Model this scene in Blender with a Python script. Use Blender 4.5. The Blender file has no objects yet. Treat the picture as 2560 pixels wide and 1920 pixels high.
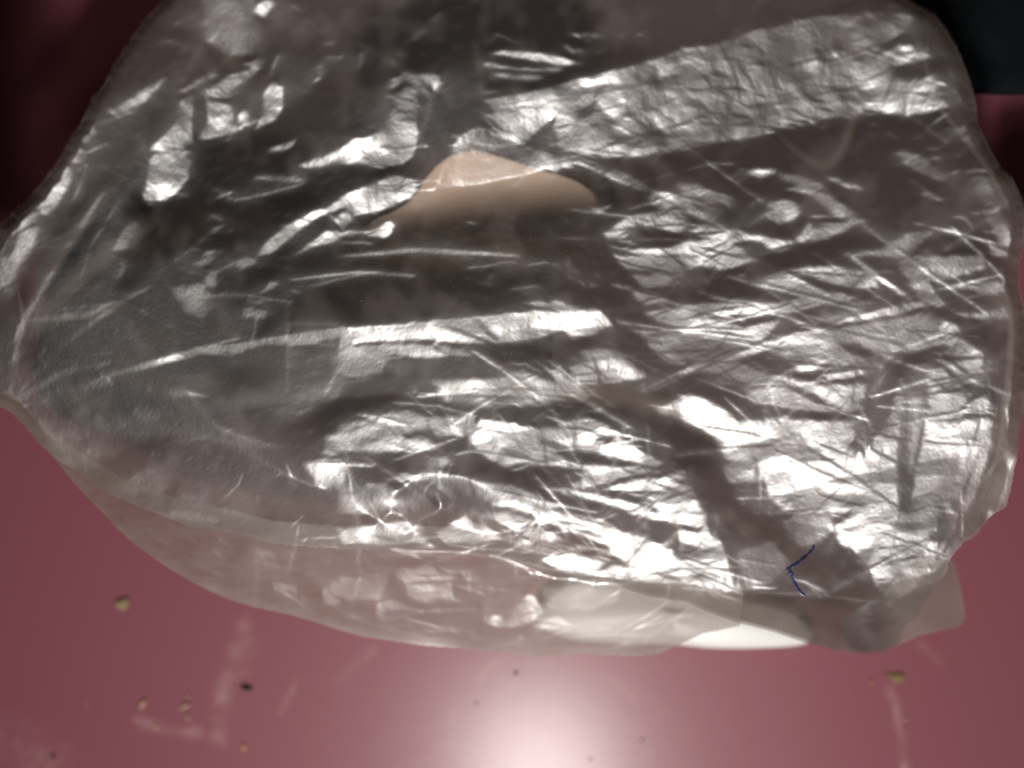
import bpy, math, random
import numpy as np

# ------------------------------------------------------------------ camera, world, lamp, exposure
SC = bpy.context.scene
F = 2745.0            # focal length in photograph pixels (2560 wide)
ZB = 0.075             # mean height of the upper film
TILT = math.radians(15)   # the camera leans over the table
HC = ZB + 0.2745 * math.cos(TILT)      # camera height above the table
CY = 0.2745 * math.sin(TILT)
cam_d = bpy.data.cameras.new('camera')
cam = bpy.data.objects.new('camera', cam_d)
SC.collection.objects.link(cam)
cam.location = (0, CY, HC)
cam.rotation_euler = (-TILT, 0, 0)
cam_d.sensor_width = 36.0
cam_d.lens = 36.0 * F / 2560.0
cam_d.clip_start = 0.01
cam_d.clip_end = 20
cam_d.dof.use_dof = True
cam_d.dof.focus_distance = 0.272
cam_d.dof.aperture_fstop = 6.3
SC.camera = cam

w = bpy.data.worlds.new('World')
SC.world = w
w.use_nodes = True
w.node_tree.nodes['Background'].inputs[0].default_value = (0.95, 0.97, 1.0, 1)
w.node_tree.nodes['Background'].inputs[1].default_value = 0.006

LAMP = np.array([0.036, -0.840, 0.98])
ld = bpy.data.lights.new('lamp', 'AREA')
ld.shape = 'DISK'
ld.size = 0.17
ld.energy = 1.42
ld.spread = math.radians(47)
ld.color = (1.0, 0.95, 0.905)
lo = bpy.data.objects.new('lamp', ld)
SC.collection.objects.link(lo)
lo.location = LAMP
import mathutils
lo.rotation_euler = (mathutils.Vector((0.02, -0.13, 0.0)) - mathutils.Vector(LAMP)).to_track_quat('-Z', 'Y').to_euler()

SC.view_settings.view_transform = 'Standard'
SC.view_settings.look = 'None'
SC.view_settings.exposure = 0.0
SC.view_settings.gamma = 1.0
SC.cycles.caustics_reflective = False
SC.cycles.caustics_refractive = False

rng = np.random.default_rng(7)
random.seed(7)
C = SC.collection


CT, ST = math.cos(TILT), math.sin(TILT)


def rays(px, py):
    """how far the line of sight through a plan place runs east and north for each metre it drops"""
    x = (px - 1280.0) / F
    y = (960.0 - py) / F
    dy = y * CT - ST
    dz = -y * ST - CT
    return x / -dz, dy / -dz


def at(px, py, z):
    """point at height z that stands at this place of the layout plan"""
    a, b = rays(px, py)
    return (a * (HC - z), CY + b * (HC - z), z)


# ------------------------------------------------------------------ helpers
def link_mesh(name, verts, faces, mat, parent=None, smooth=True, loc=None, attrs=None):
    me = bpy.data.meshes.new(name)
    verts = np.asarray(verts, np.float32)
    if isinstance(faces, np.ndarray):
        n, k = faces.shape
        me.vertices.add(len(verts))
        me.vertices.foreach_set('co', verts.ravel())
        me.loops.add(n * k)
        me.loops.foreach_set('vertex_index', faces.astype(np.int32).ravel())
        me.polygons.add(n)
        me.polygons.foreach_set('loop_start', np.arange(0, n * k, k, dtype=np.int32))
        me.polygons.foreach_set('loop_total', np.full(n, k, np.int32))
        me.update(calc_edges=True)
    else:
        me.from_pydata([tuple(map(float, v)) for v in verts], [], faces)
        me.update()
    if smooth:
        me.polygons.foreach_set('use_smooth', np.ones(len(me.polygons), bool))
    if attrs:
        for k_, a in attrs.items():
            at_ = me.attributes.new(k_, 'FLOAT', 'POINT')
            at_.data.foreach_set('value', np.asarray(a, np.float32))
    me.materials.append(mat)
    o = bpy.data.objects.new(name, me)
    C.objects.link(o)
    if parent is not None:
        o.parent = parent
    return o


def tag(o, label=None, cat=None, group=None, kind=None):
    if label: o['label'] = label
    if cat: o['category'] = cat
    if group: o['group'] = group
    if kind: o['kind'] = kind
    return o


def empty(name, label, cat, loc=(0, 0, 0), group=None):
    o = bpy.data.objects.new(name, None)
    C.objects.link(o)
    o.location = loc
    return tag(o, label, cat, group)


def new_mat(name):
    m = bpy.data.materials.new(name)
    m.use_nodes = True
    nt = m.node_tree
    nt.nodes.clear()
    out = nt.nodes.new('ShaderNodeOutputMaterial')
    return m, nt, out


def nd(nt, typ, **kw):
    n = nt.nodes.new(typ)
    for k, v in kw.items():
        if k.startswith('i_'):
            n.inputs[int(k[2:])].default_value = v
        else:
            setattr(n, k, v)
    return n


# ------------------------------------------------------------------ noise on a grid (numpy)
def fft_noise(shape, step, lo, hi, power, seed, aniso=(1, 1), ang=0):
    """band-limited noise; lo, hi are wavelengths in plan pixels, unit variance"""
    r = np.random.default_rng(seed)
    n = r.standard_normal(shape)
    fy = np.fft.fftfreq(shape[0], step)[:, None]
    fx = np.fft.rfftfreq(shape[1], step)[None, :]
    c, s = math.cos(ang), math.sin(ang)
    ax = (fx * c + fy * s) * aniso[0]
    ay = (-fx * s + fy * c) * aniso[1]
    f = np.sqrt(ax ** 2 + ay ** 2) + 1e-9
    g = f ** (-power) * np.exp(-(f * lo) ** 2 * 0.5) * (1 - np.exp(-(f * hi) ** 2 * 2))
    a = np.fft.irfft2(np.fft.rfft2(n) * g, s=shape)
    return a / a.std()


def crumple(shape, step, size, seed, n_oct=3, aniso=(1, 1), ang=0):
    """sharp-creased height noise: folded (absolute value) noises"""
    h = np.zeros(shape)
    amp = 1.0
    for k in range(n_oct):
        a = fft_noise(shape, step, size * 0.32, size * 3, 1.0, seed + k, aniso, ang)
        b = fft_noise(shape, step, size * 0.32, size * 3, 1.0, seed + 50 + k, aniso, ang + 0.7)
        h += amp * size * (np.abs(a) - np.abs(b))
        size *= 0.5
        amp *= 0.8
    return h


# ------------------------------------------------------------------ plan grid of the upper film
STEP = 2.5
U0, U1, V0, V1 = -110, 2680, -120, 1760
us = np.arange(U0, U1, STEP)
vs = np.arange(V0, V1, STEP)
NU, NV = len(us), len(vs)
UU, VV = np.meshgrid(us, vs)


def poly_sdf(pts, X, Y):
    """signed distance (inside positive) to a closed polygon"""
    pts = np.asarray(pts, float)
    d2 = np.full(X.shape, 1e18)
    inside = np.zeros(X.shape, bool)
    n = len(pts)
    for i in range(n):
        x0, y0 = pts[i]
        x1, y1 = pts[(i + 1) % n]
        ex, ey = x1 - x0, y1 - y0
        L2 = ex * ex + ey * ey + 1e-12
        t = np.clip(((X - x0) * ex + (Y - y0) * ey) / L2, 0, 1)
        d2 = np.minimum(d2, (X - x0 - t * ex) ** 2 + (Y - y0 - t * ey) ** 2)
        if y0 != y1:
            c = ((y0 <= Y) != (y1 <= Y)) & (X < (x1 - x0) * (Y - y0) / (y1 - y0) + x0)
            inside ^= c
    return np.where(inside, 1, -1) * np.sqrt(d2)


def line_dist(pts, X, Y):
    """distance to an open polyline and the running parameter 0..1 along it"""
    pts = np.asarray(pts, float)
    seg = np.hypot(*(pts[1:] - pts[:-1]).T)
    cum = np.concatenate([[0], np.cumsum(seg)])
    d = np.full(X.shape, 1e9)
    T = np.zeros(X.shape)
    for i in range(len(pts) - 1):
        x0, y0 = pts[i]
        x1, y1 = pts[i + 1]
        ex, ey = x1 - x0, y1 - y0
        L2 = ex * ex + ey * ey + 1e-12
        t = np.clip(((X - x0) * ex + (Y - y0) * ey) / L2, 0, 1)
        dd = np.hypot(X - x0 - t * ex, Y - y0 - t * ey)
        m = dd < d
        d = np.where(m, dd, d)
        T = np.where(m, (cum[i] + t * seg[i]) / (cum[-1] + 1e-9), T)
    return d, T


def smooth01(x):
    x = np.clip(x, 0, 1)
    return x * x * (3 - 2 * x)


WOB1 = fft_noise(UU.shape, STEP, 6, 50, 1.2, 901) * 4.0
WOB2 = fft_noise(UU.shape, STEP, 6, 50, 1.2, 902) * 4.0


WOBL = fft_noise(UU.shape, STEP, 25, 150, 1.2, 903)


def window(xa, xb, ya, yb):
    i0 = max(0, int((ya - V0) / STEP)); i1 = min(NV, int((yb - V0) / STEP) + 2)
    j0 = max(0, int((xa - U0) / STEP)); j1 = min(NU, int((xb - U0) / STEP) + 2)
    return slice(i0, i1), slice(j0, j1)


def paint(Fm, strokes, ox, oy, k=860 / 2212.0):
    """facets and creases of the film: which way each piece of film is tilted (1 faces the lamp's mirror direction)"""
    for s in strokes:
        kind, val, soft = s[0], s[1], s[2] * k
        pts = np.asarray(s[3], float).reshape(-1, 2) * k + (ox, oy)
        m = soft * 1.5 + 14
        sl = window(pts[:, 0].min() - m, pts[:, 0].max() + m, pts[:, 1].min() - m, pts[:, 1].max() + m)
        X, Y = UU[sl], VV[sl]
        if X.size == 0:
            continue
        if kind == 'P':
            wa = min(0.6, soft / 25 + 0.12)
            sd = poly_sdf(pts, X + WOB1[sl] * wa, Y + WOB2[sl] * wa)
            a = smooth01(sd / max(soft, 1.5) + 0.5)
        else:
            d, t = line_dist(pts, X + WOB1[sl] * 0.15, Y + WOB2[sl] * 0.15)
            hw = soft * 0.5 * (0.25 + 0.75 * np.sqrt(np.clip(4 * t * (1 - t), 0, 1)))
            a = smooth01(1.0 - (d - hw * 0.5) / (hw * 0.5 + 1.2)) if kind == 'L' else smooth01(1 - d / (hw + 1e-3))
        Fm[sl] = Fm[sl] * (1 - a) + val * a


def P(v, s, *p): return ('P', v, s, p)
def L(v, wd, *p): return ('L', v, wd, p)
def S(v, wd, *p): return ('S', v, wd, p)      # soft line


CROPS = []
# upper left
CROPS.append((0, 0, [
    P(.30, 120, 1330,0, 1600,0, 1600,330, 1480,330, 1350,250),
    P(.75, 8, 1660,30, 1700,0, 1765,0, 1720,90, 1690,108, 1630,75),
    L(.8, 14, 1350,270, 1410,200),
    P(.8, 10, 1160,580, 1340,480, 1380,470, 1250,560, 1190,600),
    L(.5, 8, 1380,465, 1500,340, 1560,260), L(.3, 12, 1175,545, 1230,400, 1300,290),
    P(.75, 14, 1160,640, 1235,610, 1240,700, 1230,830, 1250,900, 1200,930, 1160,980, 975,975, 970,950, 1050,880, 1120,810, 1160,740),
    L(.1, 9, 1150,800, 1210,860, 1250,895), L(.2, 12, 990,985, 1100,985, 1190,970),
    P(.8, 12, 980,995, 1190,970, 1220,1050, 1200,1150, 1150,1230, 1060,1290, 930,1290, 920,1250, 960,1100),
    P(.75, 14, 1330,640, 1490,680, 1500,800, 1560,830, 1440,870, 1270,900, 1340,800),
    L(.1, 6, 1350,650, 1430,710, 1480,750),
    P(.65, 10, 1310,590, 1400,540, 1480,480, 1650,440, 1690,430, 1560,530, 1450,625, 1380,620),
    L(.9, 7, 1500,480, 1600,455, 1690,430), L(.9, 5, 1300,600, 1380,625, 1450,630, 1540,590),
    P(.75, 10, 1600,420, 1650,370, 1680,440, 1620,450),
    P(.9, 12, 1690,600, 1740,530, 1815,560, 1820,690, 1770,780, 1720,790, 1700,700),
    P(.6, 10, 1520,740, 1580,700, 1620,820, 1560,810), P(.65, 10, 1640,830, 1700,720, 1730,780, 1660,830),
    L(.0, 8, 1620,700, 1640,800), L(.1, 8, 1690,620, 1700,700, 1670,740),
    L(.7, 14, 1740,480, 1790,350), L(.35, 20, 1650,130, 1660,300, 1690,420), L(.7, 6, 1690,420, 1712,450, 1725,520),
    L(.8, 12, 2010,530, 2060,500, 2060,400), L(.7, 6, 2035,430, 2070,440),
    P(.6, 16, 430,1000, 460,900, 500,940, 530,960, 520,1040, 480,1050, 420,1030),
    P(.5, 24, 300,1080, 390,1040, 460,1100, 440,1200, 370,1310, 300,1390, 210,1330, 260,1200),
    P(.3, 40, 460,880, 600,790, 610,850, 560,900, 480,910),
    P(.3, 24, 700,720, 900,600, 1060,500, 1000,580, 920,660, 760,740),
    L(.6, 20, 930,640, 940,590), L(.7, 14, 740,740, 710,700), L(.35, 14, 620,800, 740,760, 880,710),
    P(.45, 14, 150,1400, 250,1350, 240,1420, 60,1520, 0,1646, 0,1560, 60,1450),
    P(.5, 24, 130,1500, 250,1450, 230,1560, 170,1646, 80,1646),
    S(.35, 30, 520,1060, 560,980, 700,920), L(.4, 12, 500,1100, 560,1050, 520,1180, 470,1290),
    P(.45, 16, 800,1480, 880,1420, 850,1520, 820,1600, 780,1610, 720,1610),
    P(.45, 16, 1720,960, 1900,900, 1880,950, 1740,980),
    P(.6, 20, 1930,1060, 2212,960, 2212,1040, 1980,1080), L(.9, 14, 1930,1060, 1970,1075),
    L(.30, 12, 1370,1200, 1510,1290, 1700,1250, 1960,1180), S(.25, 60, 1640,1140, 1960,1160),
    L(.6, 6, 1350,1380, 1430,1420), P(.5, 8, 1370,1470, 1410,1450, 1390,1500),
    P(.85, 14, 1660,1646, 1700,1570, 1850,1450, 2000,1360, 2120,1330, 2212,1260, 2212,1340, 2060,1390, 1900,1500, 1760,1620),
    P(.6, 14, 1900,1640, 2000,1560, 2100,1480, 2212,1490, 2212,1500, 2170,1550, 2000,1600),
    L(.8, 25, 2120,1380, 2170,1420, 2212,1480), P(.5, 8, 1300,1646, 1330,1610, 1390,1610, 1350,1646),
    L(.5, 5, 1040,250, 1190,300, 1190,350), L(.4, 5, 1960,110, 2080,230), L(.5, 6, 2090,370, 2210,372), L(.5, 6, 2080,280, 2150,280),
    L(.5, 10, 1120,170, 1160,140), L(.6, 6, 1240,0, 1310,18), L(.6, 8, 1880,30, 1935,75), S(.3, 60, 960,110, 1010,60),
]))
# upper middle
CROPS.append((850, 0, [
    S(.5, 26, 390,340, 430,280, 500,220, 560,160, 640,80), L(.9, 8, 380,360, 430,290), L(.9, 10, 470,270, 550,190), L(.9, 7, 590,140, 650,75),
    P(.9, 34, 340,740, 360,640, 400,590, 450,560, 490,570, 485,680, 480,760, 490,830, 330,800),
    P(.75, 14, 330,800, 500,830, 495,930, 470,1000, 400,1060, 340,1070, 300,1060, 0,1050, 0,960, 80,900, 250,860),
    P(.0, 10, 500,830, 640,700, 800,640, 860,700, 860,860, 760,960, 700,1080, 640,1130, 470,1130, 400,1070, 480,1000, 500,900),
    L(.1, 10, 90,930, 170,990, 260,1060), L(.1, 7, 370,770, 480,765), L(1, 8, 400,1060, 470,1000, 500,850), L(.1, 7, 130,900, 200,960), L(.1, 8, 360,960, 390,1050),
    P(.6, 14, 320,560, 330,510, 400,490, 390,530, 340,570), S(.45, 90, 400,470, 480,520, 570,620), P(.4, 20, 490,480, 640,480, 640,600, 600,560),
    P(.85, 10, 980,340, 1050,320, 1250,340, 1400,360, 1550,410, 1400,420, 1200,380, 1000,350),
    P(.7, 10, 920,410, 960,405, 1150,440, 1250,440, 1440,430, 1420,460, 1180,455, 1100,440, 930,430),
    S(.4, 60, 1000,480, 1180,500, 1300,500), L(.5, 6, 960,290, 1000,210, 1140,280),
    P(.5, 14, 1480,210, 1530,220, 1545,245, 1500,235), L(.9, 7, 1490,215, 1540,243), L(.7, 7, 1590,275, 1600,250), L(.9, 12, 1910,228, 1950,218), P(.3, 24, 1450,290, 1560,320, 1560,350, 1460,330), L(.5, 5, 1810,250, 1820,210),
    P(.2, 40, 1550,220, 1700,220, 1700,240),
    # long bright band
    P(.75, 16, 900,650, 1180,600, 1390,555, 1530,505, 1800,450, 1900,420, 2100,370, 2180,320, 2212,290, 2212,960, 1900,1010, 1700,1015, 1600,990, 1500,975, 1440,975, 1410,930, 1380,820, 1390,740, 1200,900, 1100,900, 1000,780, 930,740),
    P(.0, 14, 880,640, 930,640, 1000,720, 930,740, 850,720),
    P(.15, 30, 1500,780, 1520,700, 1600,700, 1560,900, 1560,975, 1490,960, 1450,920), P(.30, 40, 1560,800, 1900,760, 1950,800, 1750,900, 1600,940),
    P(.15, 8, 1540,560, 1620,560, 1800,550, 1900,540, 2050,490, 2212,480, 2212,500, 2000,530, 1830,575, 1680,600, 1560,610),
    P(.95, 24, 1000,760, 1180,640, 1390,590, 1520,570, 1520,640, 1360,700, 1250,760, 1200,820), P(.9, 30, 1700,990, 1760,900, 1900,880, 2150,850, 2200,900, 1900,1000),
    L(.15, 7, 870,700, 1000,790, 1190,905), L(.9, 9, 940,770, 1000,830, 1120,890, 1180,925), L(.1, 7, 1030,740, 1180,690, 1360,700), L(.1, 8, 1250,720, 1380,640, 1500,640),
    P(.8, 14, 700,1040, 760,880, 830,840, 900,820, 870,870, 850,910, 770,1010, 690,1090, 650,1150), 
    P(.7, 10, 860,850, 900,820, 990,830, 930,845, 900,850), P(.85, 14, 960,850, 1060,860, 1190,915, 1180,935, 1080,900, 980,870),
    P(.12, 12, 880,850, 980,870, 1100,910, 1190,935, 1410,1000, 1380,1040, 1220,1120, 900,1180, 660,1195, 700,1110, 860,920),
    L(.75, 8, 1400,900, 1410,830, 1390,740), L(.9, 6, 1420,1000, 1415,930, 1440,910), L(.9, 6, 1435,1000, 1440,950, 1465,920),
    L(.9, 6, 860,960, 850,1040, 820,1010) , L(.4, 30, 880,1020, 1000,1030), L(.7, 8, 900,1030, 970,1035), L(.7, 8, 960,940, 1020,935, 1070,930),
    # bright ridge over the beige thing
    L(1, 12, 640,1185, 780,1195, 900,1180, 1100,1140, 1250,1110, 1400,1020, 1430,1000), P(.95, 12, 1240,1110, 1380,1030, 1440,1010, 1480,1020, 1500,1080, 1420,1080, 1380,1100, 1330,1090),
    L(.95, 20, 1480,1040, 1560,1060, 1620,1080, 1690,1120), L(.9, 8, 1440,1005, 1540,1005, 1580,1030, 1650,1050, 1700,1110), L(.9, 6, 1520,980, 1660,1020),
    L(.9, 9, 480,1225, 560,1222, 640,1205), L(1, 7, 370,1130, 480,1160, 640,1163), L(1, 7, 640,1165, 660,1090, 700,1030), L(1, 6, 635,1190, 640,1150),
    P(.8, 10, 620,1200, 680,1180, 780,1160, 800,1195, 700,1200),
    P(.85, 12, 0,1265, 90,1220, 200,1190, 340,1130, 380,1130, 480,1170, 500,1220, 460,1270, 300,1340, 200,1370, 100,1390, 60,1440, 20,1470, 0,1440, 0,1380, 40,1350),
    L(.1, 9, 240,1185, 330,1200, 400,1180), L(.1, 9, 50,1280, 80,1330, 70,1380), L(.1, 12, 30,1320, 80,1380, 130,1350), L(.1, 6, 180,1210, 350,1230, 480,1230),
    P(.75, 12, 0,1490, 80,1480, 130,1490, 200,1490, 260,1450, 330,1420, 350,1440, 330,1500, 290,1535, 230,1520, 100,1510, 0,1520), L(.0, 7, 60,1500, 170,1510, 250,1480),
    # crease running to the right
    L(.7, 30, 1700,1130, 1850,1180, 2000,1230, 2212,1310), L(1, 7, 1700,1110, 1850,1150, 2000,1220, 2212,1320), 
    P(.6, 30, 2000,1260, 2212,1340, 2212,1400, 2100,1360, 1990,1300),
    P(.85, 16, 2110,1260, 2212,1290, 2212,1350, 2130,1310),
    P(.75, 24, 1700,1510, 1780,1440, 1900,1380, 2050,1360, 2212,1420, 2212,1500, 2080,1480, 1900,1450, 1850,1520, 1900,1570, 1740,1540),
    P(.7, 14, 1740,1590, 1950,1600, 2100,1590, 2212,1560, 2212,1646, 1900,1630),
    L(.0, 20, 2060,1300, 2030,1400, 2015,1470), L(.0, 14, 1900,1440, 2050,1480, 2212,1530), L(.6, 16, 1620,1340, 1680,1350, 1740,1320),
    L(.5, 4, 1020,590, 910,600), L(.6, 5, 910,530, 905,600), L(.5, 8, 820,1430, 880,1440), L(.4, 6, 1450,1440, 1460,1400), L(.5, 8, 20,1560, 210,1565),
    L(.5, 5, 390,50, 395,0), L(.6, 5, 750,175, 770,170), L(.6, 6, 120,440, 140,400, 130,340), L(.5, 6, 110,700, 130,730), L(.6, 8, 860,5, 890,0),
    L(.4, 4, 130,280, 250,350, 360,430), L(.5, 10, 340,380, 370,450), L(.3, 6, 380,450, 500,520),
]))
# upper right
CROPS.append((1700, 0, [
    P(.55, 20, 0,310, 150,300, 320,260, 500,190, 740,140, 900,100, 1050,90, 1180,120, 1200,80, 1480,90, 1500,110, 1400,230, 1330,260, 1300,300, 1450,290, 1600,350, 1620,380, 1480,400, 1360,440, 1640,480, 1640,620, 1720,690, 1500,745, 1350,735, 1180,690, 1160,740, 900,770, 820,760, 680,800, 420,870, 200,930, 0,970),
    P(.1, 40, 560,300, 720,180, 760,330, 740,480, 640,560, 560,480), P(.05, 30, 850,200, 1000,150, 1130,170, 1100,320, 980,440, 880,520, 850,560, 870,380), P(.05, 26, 1150,160, 1200,140, 1160,230), P(.0, 26, 1200,60, 1230,0, 1400,30, 1330,80),
    P(.05, 26, 1350,430, 1500,400, 1620,390, 1620,500, 1480,530, 1380,500), P(.05, 30, 1050,560, 1160,540, 1300,600, 1200,680, 1000,650), P(.0, 20, 1100,330, 1230,300, 1330,260, 1400,300, 1200,400, 1120,400),
    P(.9, 30, 350,620, 450,580, 480,650, 440,720, 360,740), P(.85, 26, 0,330, 90,330, 110,400, 60,500, 0,560), P(.8, 24, 740,370, 880,340, 900,430, 820,480, 740,540),
    P(.9, 20, 1150,560, 1200,530, 1300,540, 1200,580), P(.95, 20, 1300,690, 1400,640, 1500,560, 1620,560, 1640,640, 1560,700, 1500,740, 1360,730), L(1, 10, 1480,710, 1600,700, 1715,685), L(1, 7, 1600,610, 1690,650, 1725,690),
    P(.85, 12, 1200,170, 1290,150, 1300,230, 1270,330, 1230,380, 1180,410, 1200,330, 1230,250), P(.9, 12, 1420,290, 1500,290, 1520,330, 1600,360, 1500,380, 1440,350), P(.8, 12, 1400,90, 1500,95, 1460,140, 1360,150),
    L(.9, 8, 1370,240, 1440,170, 1500,100), P(.7, 12, 1100,430, 1160,440, 1180,400, 1130,420), P(.9, 10, 980,350, 1010,340, 1030,370, 1000,390), P(.8, 10, 1130,240, 1150,260, 1090,300),
    L(.0, 7, 470,280, 540,340, 590,380), L(.0, 8, 100,310, 180,390, 220,430), L(.0, 8, 280,400, 260,470, 310,540), L(.0, 8, 430,420, 340,520, 300,590), L(.0, 7, 820,350, 770,430, 700,530),
    L(.0, 12, 0,575, 150,580, 280,545), L(.0, 12, 480,605, 650,635, 790,625), L(.9, 7, 740,540, 730,580, 790,650), L(.0, 26, 800,600, 850,640, 930,660), L(.8, 6, 870,598, 1010,603, 1140,600), L(.8, 6, 1010,600, 960,640), L(.9, 6, 1130,600, 1165,645),
    L(.0, 16, 350,590, 320,700, 300,760), L(.9, 10, 80,770, 150,700), L(.8, 8, 740,700, 830,660, 900,690), L(.0, 14, 880,690, 1000,720, 1100,740), L(.9, 8, 990,710, 1050,740, 1110,770), L(.8, 7, 1010,650, 1110,690, 1170,690),
    L(.7, 9, 860,290, 920,310, 960,380), L(.7, 8, 940,510, 950,450, 940,400), L(.0, 10, 110,480, 60,570), L(.8, 8, 500,260, 480,340, 500,400, 540,380), L(.0, 10, 900,560, 930,480, 900,440), L(.7, 8, 840,560, 830,630),
    L(.0, 10, 140,800, 400,805, 600,820), P(.8, 14, 0,920, 150,870, 330,870, 560,840, 620,850, 330,900, 100,950, 0,970), L(.8, 8, 30,600, 200,650, 330,640), L(.7, 6, 40,720, 120,650),
    # right strip
    L(.35, 30, 1540,100, 1520,260, 1540,330), P(.6, 16, 1790,430, 1820,480, 1840,600, 1820,570, 1800,550, 1780,500), L(1, 9, 1815,470, 1820,560, 1850,600), P(.3, 20, 1790,600, 1850,620, 1860,690, 1800,660),
    P(.3, 24, 1720,830, 1850,810, 1900,830, 1880,900, 1780,880), L(.8, 14, 1750,860, 1830,900, 1900,940), L(.9, 14, 1630,790, 1690,750, 1720,730), L(.6, 8, 1500,900, 1560,860, 1650,790), L(.5, 10, 1590,950, 1650,960, 1700,930), 
    P(.5, 14, 1600,1020, 1660,1000, 1670,1020, 1620,1030), P(.5, 12, 1750,1000, 1810,990, 1800,1010), P(.75, 14, 1820,1100, 1880,1075, 1980,1090, 1960,1110, 1860,1110), L(.9, 9, 1740,1120, 1800,1100), P(.6, 14, 1870,1130, 1970,1140, 2000,1220, 2010,1260, 1930,1220),
    P(.25, 40, 1420,960, 1600,1040, 1700,1160, 1600,1150, 1450,1040), L(.5, 10, 1480,1150, 1560,1210, 1680,1300), P(.5, 16, 1560,1200, 1690,1290, 1640,1290, 1560,1250),
    L(.7, 6, 1340,840, 1380,890), L(.5, 6, 1380,990, 1420,985), L(.8, 5, 1200,735, 1260,730), P(.4, 12, 1220,800, 1260,790, 1250,810), L(.4, 8, 600,800, 760,830), L(.6, 4, 880,820, 930,822),
    # lower facets
    P(.8, 26, 500,1080, 620,1090, 600,1110, 500,1150, 440,1100), S(.5, 26, 0,1110, 200,1050, 350,1055), L(.6, 8, 330,1160, 400,1080), L(.8, 8, 370,1190, 440,1110),
    P(.5, 50, 640,1120, 750,1130, 870,1170, 900,1190, 800,1200, 680,1160), P(.45, 24, 950,1130, 1100,1190, 1180,1220, 1100,1210, 970,1160),
    P(.7, 36, 0,1180, 140,1190, 160,1220, 300,1250, 340,1280, 320,1330, 230,1280, 200,1380, 230,1440, 150,1420, 90,1360, 0,1340), P(.0, 26, 60,1260, 140,1260, 160,1360, 100,1350),
    P(.55, 30, 570,1320, 650,1290, 720,1300, 770,1370, 720,1420, 620,1440, 560,1390), L(.8, 8, 430,1460, 520,1400, 680,1285), L(.1, 6, 440,1450, 550,1370, 660,1300), P(.8, 26, 770,1520, 830,1430, 840,1500, 800,1560, 750,1550),
    P(.65, 26, 700,1210, 860,1220, 980,1270, 1050,1330, 1120,1400, 1020,1400, 930,1330, 880,1260), L(.9, 6, 900,1170, 1000,1300, 1130,1440), L(.0, 9, 920,1200, 1010,1310, 1110,1430),
    P(.8, 24, 60,1480, 220,1430, 350,1480, 520,1520, 560,1560, 400,1540, 340,1570, 420,1630, 300,1646, 0,1646, 0,1560, 200,1540), P(.6, 20, 500,1520, 740,1560, 640,1620, 560,1590), L(.8, 10, 500,1510, 560,1560, 700,1610), L(.0, 14, 0,1370, 150,1430, 330,1490, 400,1520), L(.0, 12, 0,1500, 150,1500, 300,1490),
    P(.35, 40, 820,1500, 1000,1440, 1180,1420, 1000,1500, 850,1560), L(.55, 10, 830,1390, 1000,1395), L(.5, 9, 900,1440, 1050,1435),
    P(.6, 26, 1050,1640, 1280,1600, 1450,1510, 1650,1470, 1560,1540, 1500,1600, 1400,1646, 1100,1646), L(.9, 24, 1740,1450, 1800,1510, 1880,1590, 1950,1640), P(.5, 20, 1940,1350, 2060,1330, 2080,1420, 2120,1500, 2140,1600, 2050,1560, 2000,1450), L(.6, 12, 1760,1390, 1830,1400, 1880,1460),
    L(.7, 10, 1860,1370, 2000,1380, 1920,1420), L(.6, 10, 1950,1490, 2100,1500, 2160,1640), P(.5, 16, 1980,1560, 2100,1620, 2110,1646, 2000,1646),
    P(.35, 30, 1900,1200, 2000,1260, 2030,1330, 1950,1310), 
]))
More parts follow.
